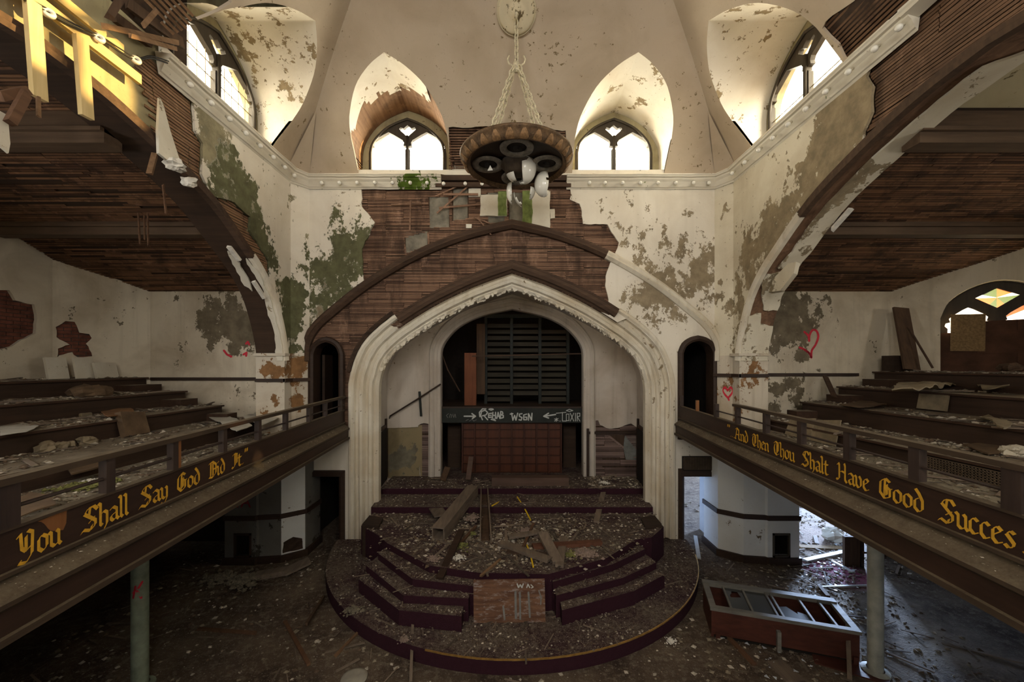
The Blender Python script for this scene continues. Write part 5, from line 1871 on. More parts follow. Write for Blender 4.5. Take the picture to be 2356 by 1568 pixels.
def front(sx):
    dz = 0 if sx < 0 else .095
    nm = 'left' if sx < 0 else 'right'
    lab = ('dark wooden gallery front on the left, gold lettering ending God Did It', 'dark wooden gallery front on the right, gold lettering starting And Then Thou')[sx > 0]
    g = empty('gallery_front', (sx * 3.3, 4, 2.5 + dz), lab, 'railing', 'gallery fronts')
    X_ = lambda Y, out: sx * (2.92 + .1034 * Y - out)

    def bar(name, Y0, Y1, o0, o1, z0, z1, mat, zz=None):
        """box along the front; with zz the outer edge is at other heights"""
        m = MB()
        za, zb = zz if zz else (z0, z1)
        for Y in (Y0, Y1):
            m.v += [(X_(Y, o0), Y, z0 + dz), (X_(Y, o1), Y, za + dz), (X_(Y, o1), Y, zb + dz), (X_(Y, o0), Y, z1 + dz)]
        m.f = [(0, 1, 2, 3), (7, 6, 5, 4), (0, 4, 5, 1), (1, 5, 6, 2), (2, 6, 7, 3), (3, 7, 4, 0)]
        return fixn(m.build(name, mat, g))

    YE = 8.95
    bar('lettered_board', .3, YE, -.03, .015, 2.90, 3.165, M['front'])
    bar('cap', .3, YE, -.05, .03, 3.165, 3.185, M['ledge'])
    bar('bead', .3, YE, .012, .045, 2.885, 2.91, M['ledge'])
    bar('sloping_ledge', .3, YE, -.03, .13, 2.60, 2.89, M['ledge'], (2.74, 2.77))
    bar('soffit_board', .3, YE, -.05, .10, 2.56, 2.742, M['front'])
    bar('lower_bead', .3, YE, .04, .135, 2.52, 2.565, M['ledge'])
    Yu = lambda u: 2.92 / (sx * (u - CU) / F - .1034)
    if sx < 0:
        bar('handrail', .3, YE, -.045, .045, 3.455, 3.50, M['ledge'])
        posts = [(14, .10), (247, .07), (398, .06), (513, .06), (594, .06), (657, .06), (711, .06), (749, .05), (782, .05)]
    else:
        bar('handrail', .3, Yu(1690), -.04, .04, 3.45, 3.49, M['ledge'])
        posts = [(1568, .06), (1648, .07), (1697, .07), (1763, .07), (1844, .07), (1954, .075), (2110, .085), (2336, .1)]
    rail_top = 3.456
    for u, w in posts:
        Y = Yu(u)
        top = rail_top if not (sx > 0 and u < 1690) else 3.42
        bar('post', Y - w / 2 * 1.1, Y + w / 2 * 1.1, -.035, .03, 3.185, top, M['post'])
    Y = Yu(407 if sx < 0 else 1604)
    bar('post', Y - .03, Y + .02, -.03, .028, 3.185, rail_top if sx < 0 else 3.40, M['orange_post'])['label'] = 'post of bare orange wood'
    m = MB().tube([(X_(.3, 0), .3, 3.30 + dz), (X_(YE if sx < 0 else Yu(1650), 0), YE if sx < 0 else Yu(1650), 3.30 + dz)], .013, 6)
    m.build('middle_rail', M['post'], g)
    if sx < 0:
        words = [('You', 30, 138), ('Shall', 178, 292), ('Say', 313, 382), ('God', 403, 456), ('Did', 475, 514), ('It."', 529, 567)]
        quote = None
    else:
        words = [('"', 1676, 1682), ('...And', 1683, 1724), ('Then', 1733, 1773), ('Thou', 1783, 1833), ('Shalt', 1846, 1911), ('Have', 1927, 2005), ('Good', 2027, 2131), ('Succes', 2162, 2346), ('s', 2358, 2400)]
    zb = 2.945
    for wd, u0, u1 in words:
        Wd, qs = word_quads(wd)
        Ya, Yb = Yu(u0), Yu(u1)
        xmin = min(p[0] for q in qs for p in q)
        xmax = max(p[0] for q in qs for p in q)
        fnw = lambda a, b, o: (lambda Y: (X_(Y, .018 + o), Y, zb + dz + b * .18))(Ya + (Yb - Ya) * (a - xmin) / (xmax - xmin))
        flat_marks('lettering', qs, fnw, M['gold'], g)
    if sx < 0:
        # bare scratched wood over the first word
        pz = ragged([(Yu(80), 3.16), (Yu(148), 3.16), (Yu(148), 3.07), (Yu(140), 3.03), (Yu(110), 3.06), (Yu(95), 3.12)], .01, .02, seed=2)
        sheet('scratched_patch', pz, [], lambda a, b, d: (X_(a, .0172 + d * .001), a, b), M['orange_post'], 0, parent=g)
    return g, X_


FL, XL = front(-1)
FR, XR = front(1)
# pipe columns carrying the galleries
M['pole'] = plain('pale_green_pole_paint', (.26, .31, .24), .6, .35, 5)
M['pole2'] = plain('grey_pole_paint', (.40, .42, .38), .6, .3, 5)
pc = empty('support_pole', (-4.86, 5.11, 0), 'pale green pipe post with red mark under the left gallery', 'post', 'gallery posts')
MB().lathe([(.09, 0), (.09, 2.3), (.082, 2.34), (.082, 2.56)], 18, (-4.86, 5.11, 0)).build('pipe', M['pole'], pc, smooth=True)
MB().lathe([(.16, 0.001), (.16, .03), (.1, .05)], 18, (-4.86, 5.11, 0)).build('base_flange', M['pole'], pc)
flat = round_strokes([[(-.05, 1.28), (.02, 1.34), (.06, 1.4)], [(.0, 1.3), (.05, 1.2)], [(-.02, 1.36), (-.05, 1.22)]], .03)
flat_marks('red_scrawl', flat, lambda a, b, o: (-4.86 + .0915 * math.sin(a * 9 + .45), 5.11 - .0915 * math.cos(a * 9 + .45), b), M['redspray'], pc)
pc2 = empty('support_pole', (4.98, 5.36, 0), 'pale grey pipe post under the right gallery', 'post', 'gallery posts')
MB().lathe([(.088, 0), (.088, 2.3), (.082, 2.34), (.082, 2.66)], 18, (4.98, 5.36, 0)).build('pipe', M['pole2'], pc2, smooth=True)
MB().lathe([(.16, 0.001), (.16, .03), (.1, .05)], 18, (4.98, 5.36, 0)).build('base_flange', M['pole2'], pc2)

flat_marks('red_lettering', round_strokes([[(-5.98, 1.22), (-5.95, 1.42), (-5.88, 1.28), (-5.81, 1.42), (-5.78, 1.22)], [(-5.70, 1.22), (-5.61, 1.43), (-5.52, 1.22)], [(-5.67, 1.30), (-5.55, 1.30)]], .03),
           lambda a, b, o: (a, 8.24 - o, b), plain('dark_red_spray', (.30, .02, .03), .6, .2, 12), bpy.data.objects['pillar_left'])
# ------------------------------------------------------------------ opened upper corner on the left: lumber, cable, attic
M['newwood'] = wood('fresh_yellow_lumber', (.48, .34, .12), (.68, .52, .24), 1, .7, coords='pos')
M['newstud'] = wood('fresh_lumber_upright', (.48, .34, .13), (.70, .54, .27), 2, .7, coords='pos')
M['rotten'] = wood('rotten_wood', (.045, .022, .012), (.17, .09, .05), 1, .9)
M['splinter'] = wood('splintered_lath', (.10, .055, .028), (.30, .18, .10), 1, .9)
M['grey_board'] = wood('grey_weathered_board', (.085, .066, .052), (.24, .185, .14), 1, .85)
M['ceramic'] = plain('white_ceramic', (.75, .73, .66), .3, .1, 8, .5)
M['cable'] = plain('black_cable', (.02, .018, .016), .6)


def thing(name, mb, mat, label, cat, group=None, smooth=False, kind=None):
    return fixn(mb.build(name, mat, None, smooth, label, cat, group, kind))


thing('timber_rail', MB().box((-4.84, 1.6, 7.83), (-4.79, 5.06, 7.95)), M['newwood'], 'long fresh yellow timber rail above the left arch, lower of two', 'rail', 'yellow timber rails')
thing('timber_rail', MB().box((-4.86, 1.6, 8.07), (-4.82, 4.86, 8.18)), M['newwood'], 'shorter fresh yellow timber rail above the left arch, upper of two', 'rail', 'yellow timber rails')
for (u0, u1, v0, v1, lab) in ((57, 92, 30, 222, 'yellow upright stud nearest the left edge, hanging below the timber rail'), (171, 200, 116, 266, 'yellow upright stud second from the left edge, hanging below the timber rail')):
    a = PX(u0, v0, -4.8)
    b = PX(u1, v0, -4.8)
    zb = (PX(u0, v1, -4.8).z + PX(u1, v1, -4.8).z) / 2
    thing('timber_stud', MB().beam((-4.77, (a.y + b.y) / 2 + .03, zb), (-4.77, (a.y + b.y) / 2 - .03, 7.82), .05, b.y - a.y, up=(0, 1, 0)), M['newstud'], lab, 'stud', 'yellow studs')
wr_ = empty('cable_run', PX(228, 88, -4.78), 'sagging black cable with white ceramic insulators above the left arch', 'cable')
cp_ = [PX(*p, -4.76) for p in ((40, -10), (112, 30), (170, 62), (228, 88), (275, 118), (313, 138), (345, 133), (385, 145))]
MB().tube(arc(cp_, 4), .012, 6).build('cable', M['cable'], wr_, smooth=True)
MB().tube(arc([p + Vector((0, .02, .04)) for p in cp_], 4), .009, 6).build('cable', M['cable'], wr_, smooth=True)
for (u, v) in ((112, 30), (228, 88), (313, 138)):
    c = PX(u, v, -4.75)
    MB().lathe([(.022, -.02), (.05, -.022), (.056, 0), (.05, .022), (.022, .02), (.022, -.02)], 16).build('insulator', M['ceramic'], wr_, smooth=True)
    o = COL.objects[-1] if False else bpy.data.objects[[x.name for x in wr_.children if x.name.startswith('insulator')][-1]]
    o.rotation_euler = (math.radians(70), 0, math.radians(50))
    o.location = c - wr_.location
    o.data.transform(Matrix.Translation(wr_.location))
for k, (a, b, w, h, lab) in enumerate((
        ((240, 60, -4.7), (408, 98, -4.75), .03, .06, 'long splintered board pointing at the upper left window'),
        ((300, 82, -4.6), (405, 112, -4.8), .03, .05, 'shorter splintered board under the long one by the upper left window'),
        ((330, 58, -4.6), (362, 22, -4.6), .03, .045, 'short tilted stub of wood in the dark attic hole'),
        ((252, 40, -4.75), (278, -6, -4.7), .05, .07, 'dark stub of rafter at the top of the attic hole'),
        ((262, 38, -4.9), (345, 100, -4.85), .06, .12, 'dark sloping attic rafter left of the upper left window'),
        ((290, 5, -4.9), (420, 100, -4.85), .05, .14, 'upper dark sloping attic rafter by the upper left window'))):
    thing('broken_board', MB().beam(PX(*a), PX(*b), w, h, jag=.03), M['splinter'] if k < 3 else M['stud'], lab, 'board')
MB().add([(-5.15, 0, 8.5), (-5.15, 6.2, 8.5), (-5.15, 6.2, 11.6), (-5.15, 0, 11.6)], [(0, 1, 2, 3)]).build('wall_attic', M['deck'], kind='structure')
# great shard of plaster standing off the lath, with white chunk
sh = [PX(*p, -4.78) for p in ((368, 224), (376, 240), (392, 300), (412, 362), (424, 385), (400, 380), (366, 352), (364, 300))]
m = MB()
n = len(sh)
m.v = [tuple(p) for p in sh] + [tuple(p + Vector((-.045, 0.01, 0))) for p in sh]
m.f = [tuple(range(n)), tuple(reversed(range(n, 2 * n)))] + [(i, (i + 1) % n, n + (i + 1) % n, n + i) for i in range(n)]
thing('plaster_shard', m, M['loose'], 'tall pointed shard of plaster standing on the left arch edge', 'plaster')
M['whitechunk'] = plain('white_plaster_lump', (.72, .69, .62), .9, .2, 12)


def lump(name, c, r, lab, mat=None, cat='plaster', flat=.7, group=None):
    m = MB()
    if cat in ('rubble', 'moss') and r > .055:
        # a heap of small fragments
        for i in range(int(60 + 900 * r)):
            a, d = random.random() * 6.28, abs(random.gauss(0, .55)) * r
            q = r * random.uniform(.06, .22) * (1.3 if i < 12 else 1)
            m.chunk((c[0] + d * math.cos(a), c[1] + d * math.sin(a), c[2] + max(0, (1 - d / r)) * r * flat * random.random() * .8), q, .7)
        return thing(name.replace('lump', 'heap'), m, mat or M['whitechunk'], lab, cat, group, kind='stuff')
    m.ball(c, r, 12, 8, flat)
    c = Vector(c)
    for i, v in enumerate(m.v):
        d = Vector(v) - c
        k = 1 + .55 * noise.noise(Vector(v) * (1.5 / r)) + .3 * noise.noise(Vector(v) * (3.2 / r))
        q = c + d * k
        m.v[i] = tuple(q)
    return thing(name, m, mat or M['whitechunk'], lab, cat, group)


lump('plaster_lump', PX(402, 378, -4.76), .12, 'white lump of plaster under the pointed shard on the left arch')
lump('plaster_lump', PX(436, 418, -4.78), .10, 'smaller white plaster lump lower on the left arch edge')
# dangling pieces under the left gallery ceiling and arch
for (a, b, w, h, mt, lab) in (
        ((0, 222, -4.7), (62, 208, -4.7), .06, .075, 'rotten', 'rotten beam end at the left edge below the first yellow stud'),
        ((60, 215, -4.65), (24, 282, -4.65), .05, .07, 'rotten', 'rotten hanging board at the left edge below the beam end'),
        ((88, 225, -4.75), (89, 268, -4.75), .02, .03, 'splinter', 'thin splinter dangling below the first yellow stud'),
        ((344, 400, -4.95), (356, 355, -4.9), .05, .06, 'splinter', 'short stub of wood under the arch left of the plaster shard'),
        ((375, 425, -5.2), (382, 490, -5.2), .02, .025, 'rotten', 'thin stick dangling from the left arch soffit'),
        ((318, 490, -6.2), (322, 560, -6.2), .02, .02, 'rotten', 'left of three thin rods dangling from the left gallery ceiling'),
        ((332, 495, -6.2), (333, 550, -6.2), .02, .02, 'rotten', 'middle of three thin rods dangling from the left gallery ceiling'),
        ((340, 490, -6.2), (341, 565, -6.2), .02, .02, 'rotten', 'right of three thin rods dangling from the left gallery ceiling')):
    thing('hanging_stick', MB().beam(PX(*a), PX(*b), w, h, jag=.02), M[mt], lab, 'wood')
sp_ = [PX(*p, -4.72) for p in ((0, 255), (18, 265), (24, 330), (20, 352), (0, 335))]
m = MB()
n = len(sp_)
m.v = [tuple(p) for p in sp_] + [tuple(p + Vector((-.03, 0.01, 0))) for p in sp_]
m.f = [tuple(range(n)), tuple(reversed(range(n, 2 * n)))] + [(i, (i + 1) % n, n + (i + 1) % n, n + i) for i in range(n)]
thing('plaster_flap', m, M['loose'], 'grey flap of plaster hanging at the left edge', 'plaster')
for (u0, v0, u1, v1, X, lab) in ((525, 565, 552, 600, -4.98, 'white curved piece of plaster stuck on the left arch soffit, upper'), (584, 648, 610, 688, -4.96, 'white curved piece of plaster stuck on the left arch soffit, lower'),
                                 (1915, 528, 1958, 480, 5.4, 'white strip of plaster stuck on the right arch soffit')):
    a, b = PX(u0, v0, X), PX(u1, v1, X)
    thing('plaster_strip', MB().beam(a, b, .07, .05, jag=.04), M['whitechunk'], lab, 'plaster')
p_ = PX(1792, 640, 4.9)
m = MB()
pts = [PX(*q, 5.05) for q in ((1768, 672), (1780, 640), (1812, 606), (1832, 602), (1826, 628), (1795, 668))]
n = len(pts)
m.v = [tuple(p) for p in pts] + [tuple(p + Vector((.09, .03, -.02))) for p in pts]
m.f = [tuple(range(n)), tuple(reversed(range(n, 2 * n)))] + [(i, (i + 1) % n, n + (i + 1) % n, n + i) for i in range(n)]
thing('plaster_flap', m, M['right'], 'crumbling slab of plaster peeling off the right arch', 'plaster')

# ------------------------------------------------------------------ window of the right gallery: boards and stained glass
fn, gc_, wd = GW
M['amber'] = None


def tinted(name, col, mixf=.12):
    k = NT(name)
    tr = k.n.new('ShaderNodeBsdfTransparent')
    tr.inputs[0].default_value = (*col, 1)
    gl = k.n.new('ShaderNodeBsdfGlossy')
    gl.inputs['Roughness'].default_value = .2
    mx = k.n.new('ShaderNodeMixShader')
    mx.inputs[0].default_value = mixf
    k.t.links.new(tr.outputs[0], mx.inputs[1])
    k.t.links.new(gl.outputs[0], mx.inputs[2])
    k.t.links.new(mx.outputs[0], k.out.inputs[0])
    return k.m


M['amber'] = tinted('amber_glass', (.35, .17, .04))
M['greeng'] = tinted('green_glass', (.14, .16, .06))
k = NT('grimy_clear_glass')
tl = k.n.new('ShaderNodeBsdfTranslucent')
tl.inputs[0].default_value = (.85, .80, .68, 1)
gl = k.n.new('ShaderNodeBsdfTransparent')
mx = k.n.new('ShaderNodeMixShader')
mx.inputs[0].default_value = .12
k.t.links.new(tl.outputs[0], mx.inputs[1])
k.t.links.new(gl.outputs[0], mx.inputs[2])
k.t.links.new(mx.outputs[0], k.out.inputs[0])
M['clearg'] = k.m
c = gc_
wout = [(c - .83, 3.92), (c - .83, 5.25)] + [(c + p.x, p.y) for p in arc([(-.83, 5.25), (-.69, 5.63), (-.36, 5.90), (0, 6.0), (.36, 5.90), (.69, 5.63), (.83, 5.25)], 4)] + [(c + .83, 3.92)]
holesw = []
for s in (-1, 1):
    xm = c + s * .40
    hd = [(-.30, 4.0), (-.30, 5.02), (-.345, 5.08), (-.33, 5.14), (-.26, 5.16), (-.28, 5.24), (-.22, 5.31), (-.08, 5.42), (0, 5.47)]
    hd += [(-x, y) for x, y in reversed(hd[:-1])]
    holesw.append([(xm + x, y) for x, y in hd])
holesw.append([(c, 5.42), (c + .1, 5.5), (c + .3, 5.66), (c + .2, 5.72), (c, 5.84), (c - .2, 5.72), (c - .3, 5.66), (c - .1, 5.5)])
w5 = sheet('window_5', wout, holesw, lambda a, b, d: fn(a, b, .2 + d), M['frame'], .08, kind='structure')
for i, hl in enumerate(holesw[:2]):
    sheet('pane', [p for p in hl if p[1] > 4.9] if True else hl, [], lambda a, b, d: fn(a, b, .235 + d), M['clearg'], .006, parent=w5)
q = holesw[2]
mid = (c, 5.64)
for i in range(len(q)):
    tri = [q[i], q[(i + 1) % len(q)], mid]
    sheet('pane', tri, [], lambda a, b, d: fn(a, b, .235 + d), (M['amber'], M['greeng'], M['clearg'])[i % 3], .006, parent=w5)
for (u, r) in ((-.52, 5.2), (.2, 5.34), (.62, 5.2)):
    pass
sheet('pane', [(c + .1, 5.2), (c + .5, 5.42), (c + .4, 5.47), (c + .12, 5.36)], [], lambda a, b, d: fn(a, b, .228 + d), M['amber'], .006, parent=w5)
M['boardred'] = plain('brown_window_board', (.075, .034, .02), .85, .35, 3)
M['osb'] = plain('tan_chipboard', (.22, .145, .07), .9, .35, 30)
for i, a0 in enumerate((c - .82, c - .28, c + .26)):
    for j, (z0, z1) in enumerate(((3.9, 4.45), (4.45, 4.92), (4.92, 5.14))):
        if i == 0 and j == 2:
            continue
        sheet('window_board', [(a0, z0), (a0 + .548, z0), (a0 + .548, z1 + .008), (a0, z1 + .008)], [], lambda a, b, d, i=i, j=j: fn(a, b, .13 + .02 * ((i + j) % 2) + d), M['boardred'], .018, parent=w5)
ob = sheet('chipboard', [(c - .67, 4.52), (c - .17, 4.50), (c - .16, 5.30), (c - .66, 5.33)], [], lambda a, b, d: fn(a, b, .105 + d), M['osb'], .016, parent=w5)

# leaning timbers in the right gallery corner
thing('leaning_plank', MB().beam(PY(2098, 850, 8.55), PY(2072, 708, 8.95), .34, .05, up=(0, -1, .2)), M['stud'], 'tall wide dark plank leaning in the corner left of the boarded window', 'plank')
thing('leaning_pole', MB().tube([PY(2146, 846, 8.3), PY(2090, 752, 8.75)], .022, 6), M['rib'], 'thin pole leaning in the corner under the boarded window', 'pole')
thing('dark_box', MB().box((8.55, 8.75, 4.07), (8.95, 9.05, 4.42)), M['block2'], 'small dark box beside the tall leaning plank', 'box')
thing('leaning_stick', MB().beam(PY(1920, 912, 8.6), PY(1899, 866, 9.1), .12, .03, up=(0, -1, .3)), M['rib'], 'short slat leaning on the right gallery wall by the tier ends', 'slat')

# perforated vent in the riser of the first right tier, vent over the right ground door
def grille(name, org, du, dvv, nu, nv, w, h, mat, parent):
    m = MB()
    org, du, dvv = Vector(org), Vector(du), Vector(dvv)
    nrm = du.cross(dvv).normalized()
    for i in range(nu + 1):
        a = org + du * (w * i / nu)
        m.beam(a, a + dvv * h, .012, .012, up=nrm)
    for j in range(nv + 1):
        a = org + dvv * (h * j / nv)
        m.beam(a, a + du * w, .012, .012, up=nrm)
    return m.build(name, mat, parent)


fg = bpy.data.objects['floor_gallery_right']
M['grillem'] = plain('rusty_grille', (.12, .085, .055), .7, .3, 10)
for y0 in (1.9, 3.15, 4.4):
    MB().box((5.575, y0, 2.82), (5.598, y0 + .95, 2.985)).build('vent_back', M['dark'], fg)
    grille('vent_grille', (5.565, y0, 2.825), (0, 1, 0), (0, 0, 1), 26, 5, .95, .155, M['grillem'], fg)
MB().box((3.9, 8.93, 1.80), (4.7, 8.98, 2.12)).build('vent_back', M['dark'], bpy.data.objects['wall_back'])
grille('vent_grille', (3.92, 8.92, 1.83), (1, 0, 0), (0, 0, 1), 20, 8, .74, .27, M['grillem'], bpy.data.objects['wall_back'])

# ------------------------------------------------------------------ fallen display case on the floor
cab = empty('fallen_cabinet', (4.1, 6.2, 0), 'overturned red brown cabinet with broken glazed top on the floor at right', 'cabinet')
FLp, FRp = PZ(1637, 1466, 0), PZ(1978, 1530, 0)
dx_ = (FRp - FLp)
L = dx_.length
dx_.normalize()
dyv = Vector((-dx_.y, dx_.x, 0))
hh, dep = .46, .78
Bx = lambda a, b, z: FLp + dx_ * a + dyv * b + Vector((0, 0, z))
M['cabred'] = wood('cabinet_red_wood', (.045, .014, .010), (.11, .036, .024), 0, .5)
M['cabgrey'] = wood('cabinet_grey_frame', (.10, .095, .085), (.24, .23, .20), 0, .6)


def cbox(name, a0, a1, b0, b1, z0, z1, mat):
    m = MB()
    m.v = [tuple(Bx(a, b, z)) for z in (z0, z1) for a, b in ((a0, b0), (a1, b0), (a1, b1), (a0, b1))]
    m.f = [(0, 3, 2, 1), (4, 5, 6, 7), (0, 1, 5, 4), (1, 2, 6, 5), (2, 3, 7, 6), (3, 0, 4, 7)]
    return m.build(name, mat, cab)


cbox('front_panel', 0, L, 0, .03, .06, hh - .03, M['cabred'])
cbox('rear_panel', 0, L, dep - .03, dep, .0, hh - .03, M['cabred'])
for a in (0, L - .04):
    cbox('end_panel', a, a + .04, .03, dep - .03, .0, hh - .03, M['cabred'])
cbox('bottom_panel', .04, L - .04, .03, dep - .03, .0, .03, M['dark'])
cbox('top_frame', -.02, L + .02, -.02, .06, hh - .03, hh + .02, M['cabgrey'])
cbox('top_frame', -.02, L + .02, dep - .09, dep + .02, hh - .03, hh + .03, M['cabgrey'])
for a in (-.02, L - .07):
    cbox('top_frame', a, a + .09, .06, dep - .09, hh - .03, hh + .02, M['cabgrey'])
for a in (.30, .62, .98, 1.06, 1.48, 1.78):
    cbox('muntin', a * L / 2.05, a * L / 2.05 + .028, .06, dep - .09, hh - .02, hh + .015, M['cabgrey'])
M['dirtyglass'] = tinted('dusty_cabinet_glass', (.30, .31, .32), .35)
for a0, a1, pts in ((.33, .62, None), (.65, .98, None), (1.09, 1.48, 'broken')):
    a0, a1 = a0 * L / 2.05, a1 * L / 2.05
    pl = [(a0, .06), (a1, .06), (a1, dep - .09), (a0, dep - .09)]
    hl = []
    if pts:
        pl = [(a0, .06), (a1, .06), (a1, .25), (a1 - .12, .30), (a0 + .22, .24), (a0 + .12, .4), (a0, .36)]
    elif a0 < .5:
        hl = [ragged([(a0 + .05, .42), (a1 - .06, .46), (a1 - .08, .62), (a0 + .08, .6)], .02, .06)]
    sheet('glass_pane', pl, hl, lambda a, b, d: tuple(Bx(a, b, hh - .01 - d)), M['dirtyglass'], .006, parent=cab)
cbox('leg', .06, .12, -.02, .03, .0, .10, M['cabred'])
cbox('leg', L * .46, L * .46 + .05, -.06, .0, .0, .30, M['cabgrey'])
cbox('leg', L - .08, L - .02, -.03, .03, .0, .12, M['cabred'])

# dark partition and odd boards in the lit hall
part = empty('partition', (7.95, 8.6, 0), 'dark boarded partition standing in the light under the right gallery', 'partition')
for i in range(7):
    a = Vector((7.98 + i * .26, 8.6 - i * .02, 0))
    MB().box((a.x, a.y, 0), (a.x + .25, a.y + .04, .98 + .02 * (i % 2))).build('board', M['stud'], part)
MB().box((7.93, 8.55, 0), (7.99, 8.67, 1.12)).build('post', M['trimwood'], part)
pe = empty('pew_end', (7.05, 8.2, 0), 'dark upright pew end standing left of the grey pipe post', 'pew')
MB().box((6.95, 8.17, 0), (7.28, 8.23, .62)).build('end_board', M['stud'], pe)
MB().box((7.28, 8.1, .3), (7.6, 8.5, .34)).build('seat', M['stud'], pe)
MB().box((7.27, 8.14, 0), (7.33, 8.26, .7)).build('post', M['trimwood'], pe)
flo = []


def plank(a, b, z0, w, h, mat, lab, name='plank', cat='plank', z1=None, lift=0.0):
    p, q = PZ(a[0], a[1], z0), PZ(b[0], b[1], z0 if z1 is None else z1)
    up = Vector((0, 0, 1))
    p = p + up * (h / 2 + .002)
    q = q + up * (h / 2 + .002 + lift)
    return thing(name, MB().beam(p, q, w, h, jag=.015), mat, lab, cat)


M['whitewood'] = wood('white_painted_board', (.42, .44, .46), (.62, .62, .60), 0, .6)
plank((1852, 1292), (1948, 1271), 0, .11, .05, M['whitewood'], 'white painted board lying in the light behind the right pier')
plank((1885, 1350), (1905, 1374), 0, .07, .04, M['stud'], 'dark slat lying on the blue lit floor behind the cabinet')
plank((1915, 1292), (1965, 1318), 0, .06, .03, M['whitewood'], 'thin pale slat beside the white painted board in the light')
plank((1875, 1234), (1880, 1252), 0, .08, .03, M['stud'], 'short dark stub lying far back in the lit hall')
plank((1880, 1352), (2006, 1348), 0, .035, .03, M['whitewood'], 'long thin pale strip lying across the blue lit floor')
plank((1838, 1258), (1940, 1262), 0, .16, .03, M['osb'], 'pinkish broken board lying deep in the lit hall')
plank((1600, 1235), (1608, 1286), 0, .08, .04, M['whitewood'], 'pale strip lying in the right ground doorway')
lump('plaster_lump', PZ(1915, 1240, 0) + Vector((0, 0, .1)), .22, 'heap of fallen plaster far back in the lit hall', M['loose'])
# boards on the dark floor
plank((1650, 1440), (1735, 1530), 0, .07, .03, M['rotten'], 'long dark lath on the floor in front of the cabinet')
plank((1955, 1568), (1950, 1505), .0, .05, .05, M['grey_board'], 'short grey post standing before the cabinet', z1=.0, lift=.4)
plank((945, 1575), (950, 1462), 0, .04, .04, M['grey_board'], 'thin stick propped against the stage front at the bottom edge', z1=.0, lift=.25)
plank((455, 1448), (590, 1458), 0, .05, .03, M['rotten'], 'thin dark lath lying on the floor below the left gallery')
plank((655, 1430), (710, 1530), 0, .05, .03, M['rotten'], 'long dark lath lying on the floor left of the stage')
plank((745, 1375), (705, 1462), 0, .04, .05, M['stud'], 'dark rod leaning on the rubble left of the stage', lift=.15)
plank((830, 1450), (770, 1512), 0, .04, .03, M['splinter'], 'pale splinter lying below the left side of the stage')
plank((590, 1330), (662, 1318), 0, .20, .10, M['grey_board'], 'brown plank lying in front of the left pier')
plank((655, 1318), (712, 1302), 0.05, .30, .04, M['grey_board'], 'flat grey board tilted on rubble beside the left pier', lift=.1)
plank((1870, 1510), (2040, 1560), 0, .3, .02, M['cabred'], 'wide dark sheet lying at the bottom right of the cabinet')
plank((1780, 1520), (1830, 1568), 0, .26, .02, M['grey_board'], 'dark board lying at the bottom edge right of the stage')
m = MB().tube([PZ(1396, 1511, 0) + Vector((0, 0, .05)), PZ(1425, 1504, 0) + Vector((0, 0, .05))], [.04, .05], 12)
thing('paper_roll', m, plain('cream_paper', (.55, .5, .34), .7, .2, 8), 'cream paper cup lying below the right front of the stage', 'cup')
MB().lathe([(.001, .03), (.12, .032), (.17, .02), (.175, .005), (.15, .002), (.001, .002)], 22, tuple(PZ(815, 1560, 0))).build('round_lid', plain('pale_lid', (.34, .32, .27), .6, .2, 6), None, True, 'pale round lid lying on the floor at the bottom edge', 'lid')

# ------------------------------------------------------------------ wreckage on the stage
zS = .82
bm_ = empty('boxed_beam', PZ(1040, 1200, zS), 'big hollow wooden beam lying diagonally on the stage', 'beam')
p, q = PZ(1008, 1243, zS) + Vector((0, 0, .13)), PZ(1088, 1142, .96) + Vector((0, 0, .16))
for (o, u_, w, h) in (((0, 0, .11), 0, .26, .025), ((0, 0, -.105), 0, .26, .025)):
    MB().beam(p + Vector(o), q + Vector(o), w, h).build('side_board', M['grey_board'], bm_)
sd = (q - p).cross(Vector((0, 0, 1))).normalized()
for s in (-1, 1):
    MB().beam(p + sd * .117 * s, q + sd * .117 * s, .025, .19).build('side_board', M['grey_board'], bm_)
plank((988, 1150), (1016, 1195), zS, .3, .03, M['grey_board'], 'grey board tilted across the left end of the hollow beam', lift=.06, z1=.92)
plank((1022, 1140), (992, 1150), zS, .16, .1, M['grey_board'], 'short grey block behind the hollow beam', z1=zS)
tr_ = empty('wooden_trough', PZ(1115, 1200, zS), 'narrow open wooden trough lying on the middle of the stage', 'trough')
for (a, b) in (((1105, 1243), (1107, 1135)), ((1130, 1250), (1122, 1135))):
    MB().beam(PZ(*a, zS) + Vector((0, 0, .08)), PZ(*b, .96) + Vector((0, 0, .1)), .025, .14).build('side_board', M['grey_board'], tr_)
MB().beam(PZ(1117, 1246, zS) + Vector((0, 0, .03)), PZ(1115, 1140, .96) + Vector((0, 0, .03)), .16, .02).build('bottom_board', M['stud'], tr_)
plank((1012, 1333), (1062, 1222), .71, .12, .05, M['trimwood'], 'long black plank sloping from the stage edge down the left steps', z1=zS + .2)
plank((1284, 1298), (1248, 1228), zS, .19, .05, M['grey_board'], 'brown plank standing askew at right of centre on the stage', lift=.0, z1=zS + .22)
plank((1287, 1305), (1297, 1238), zS, .14, .05, M['grey_board'], 'shorter brown plank right of the askew one on the stage')
plank((1150, 1252), (1265, 1292), zS + .04, .15, .06, M['grey_board'], 'brown plank lying slantwise in front of the stage rubble')
plank((1165, 1272), (1258, 1280), zS, .12, .05, M['rib'], 'dark plank crossing under the slanting one on the stage')
plank((1226, 1262), (1384, 1252), zS, .14, .07, plain('reddish_plank', (.13, .055, .032), .8, .3, 8), 'reddish plank lying level at right of the stage rubble')
plank((1170, 1238), (1240, 1226), zS + .08, .12, .05, M['grey_board'], 'grey broken slat on the stage rubble centre')
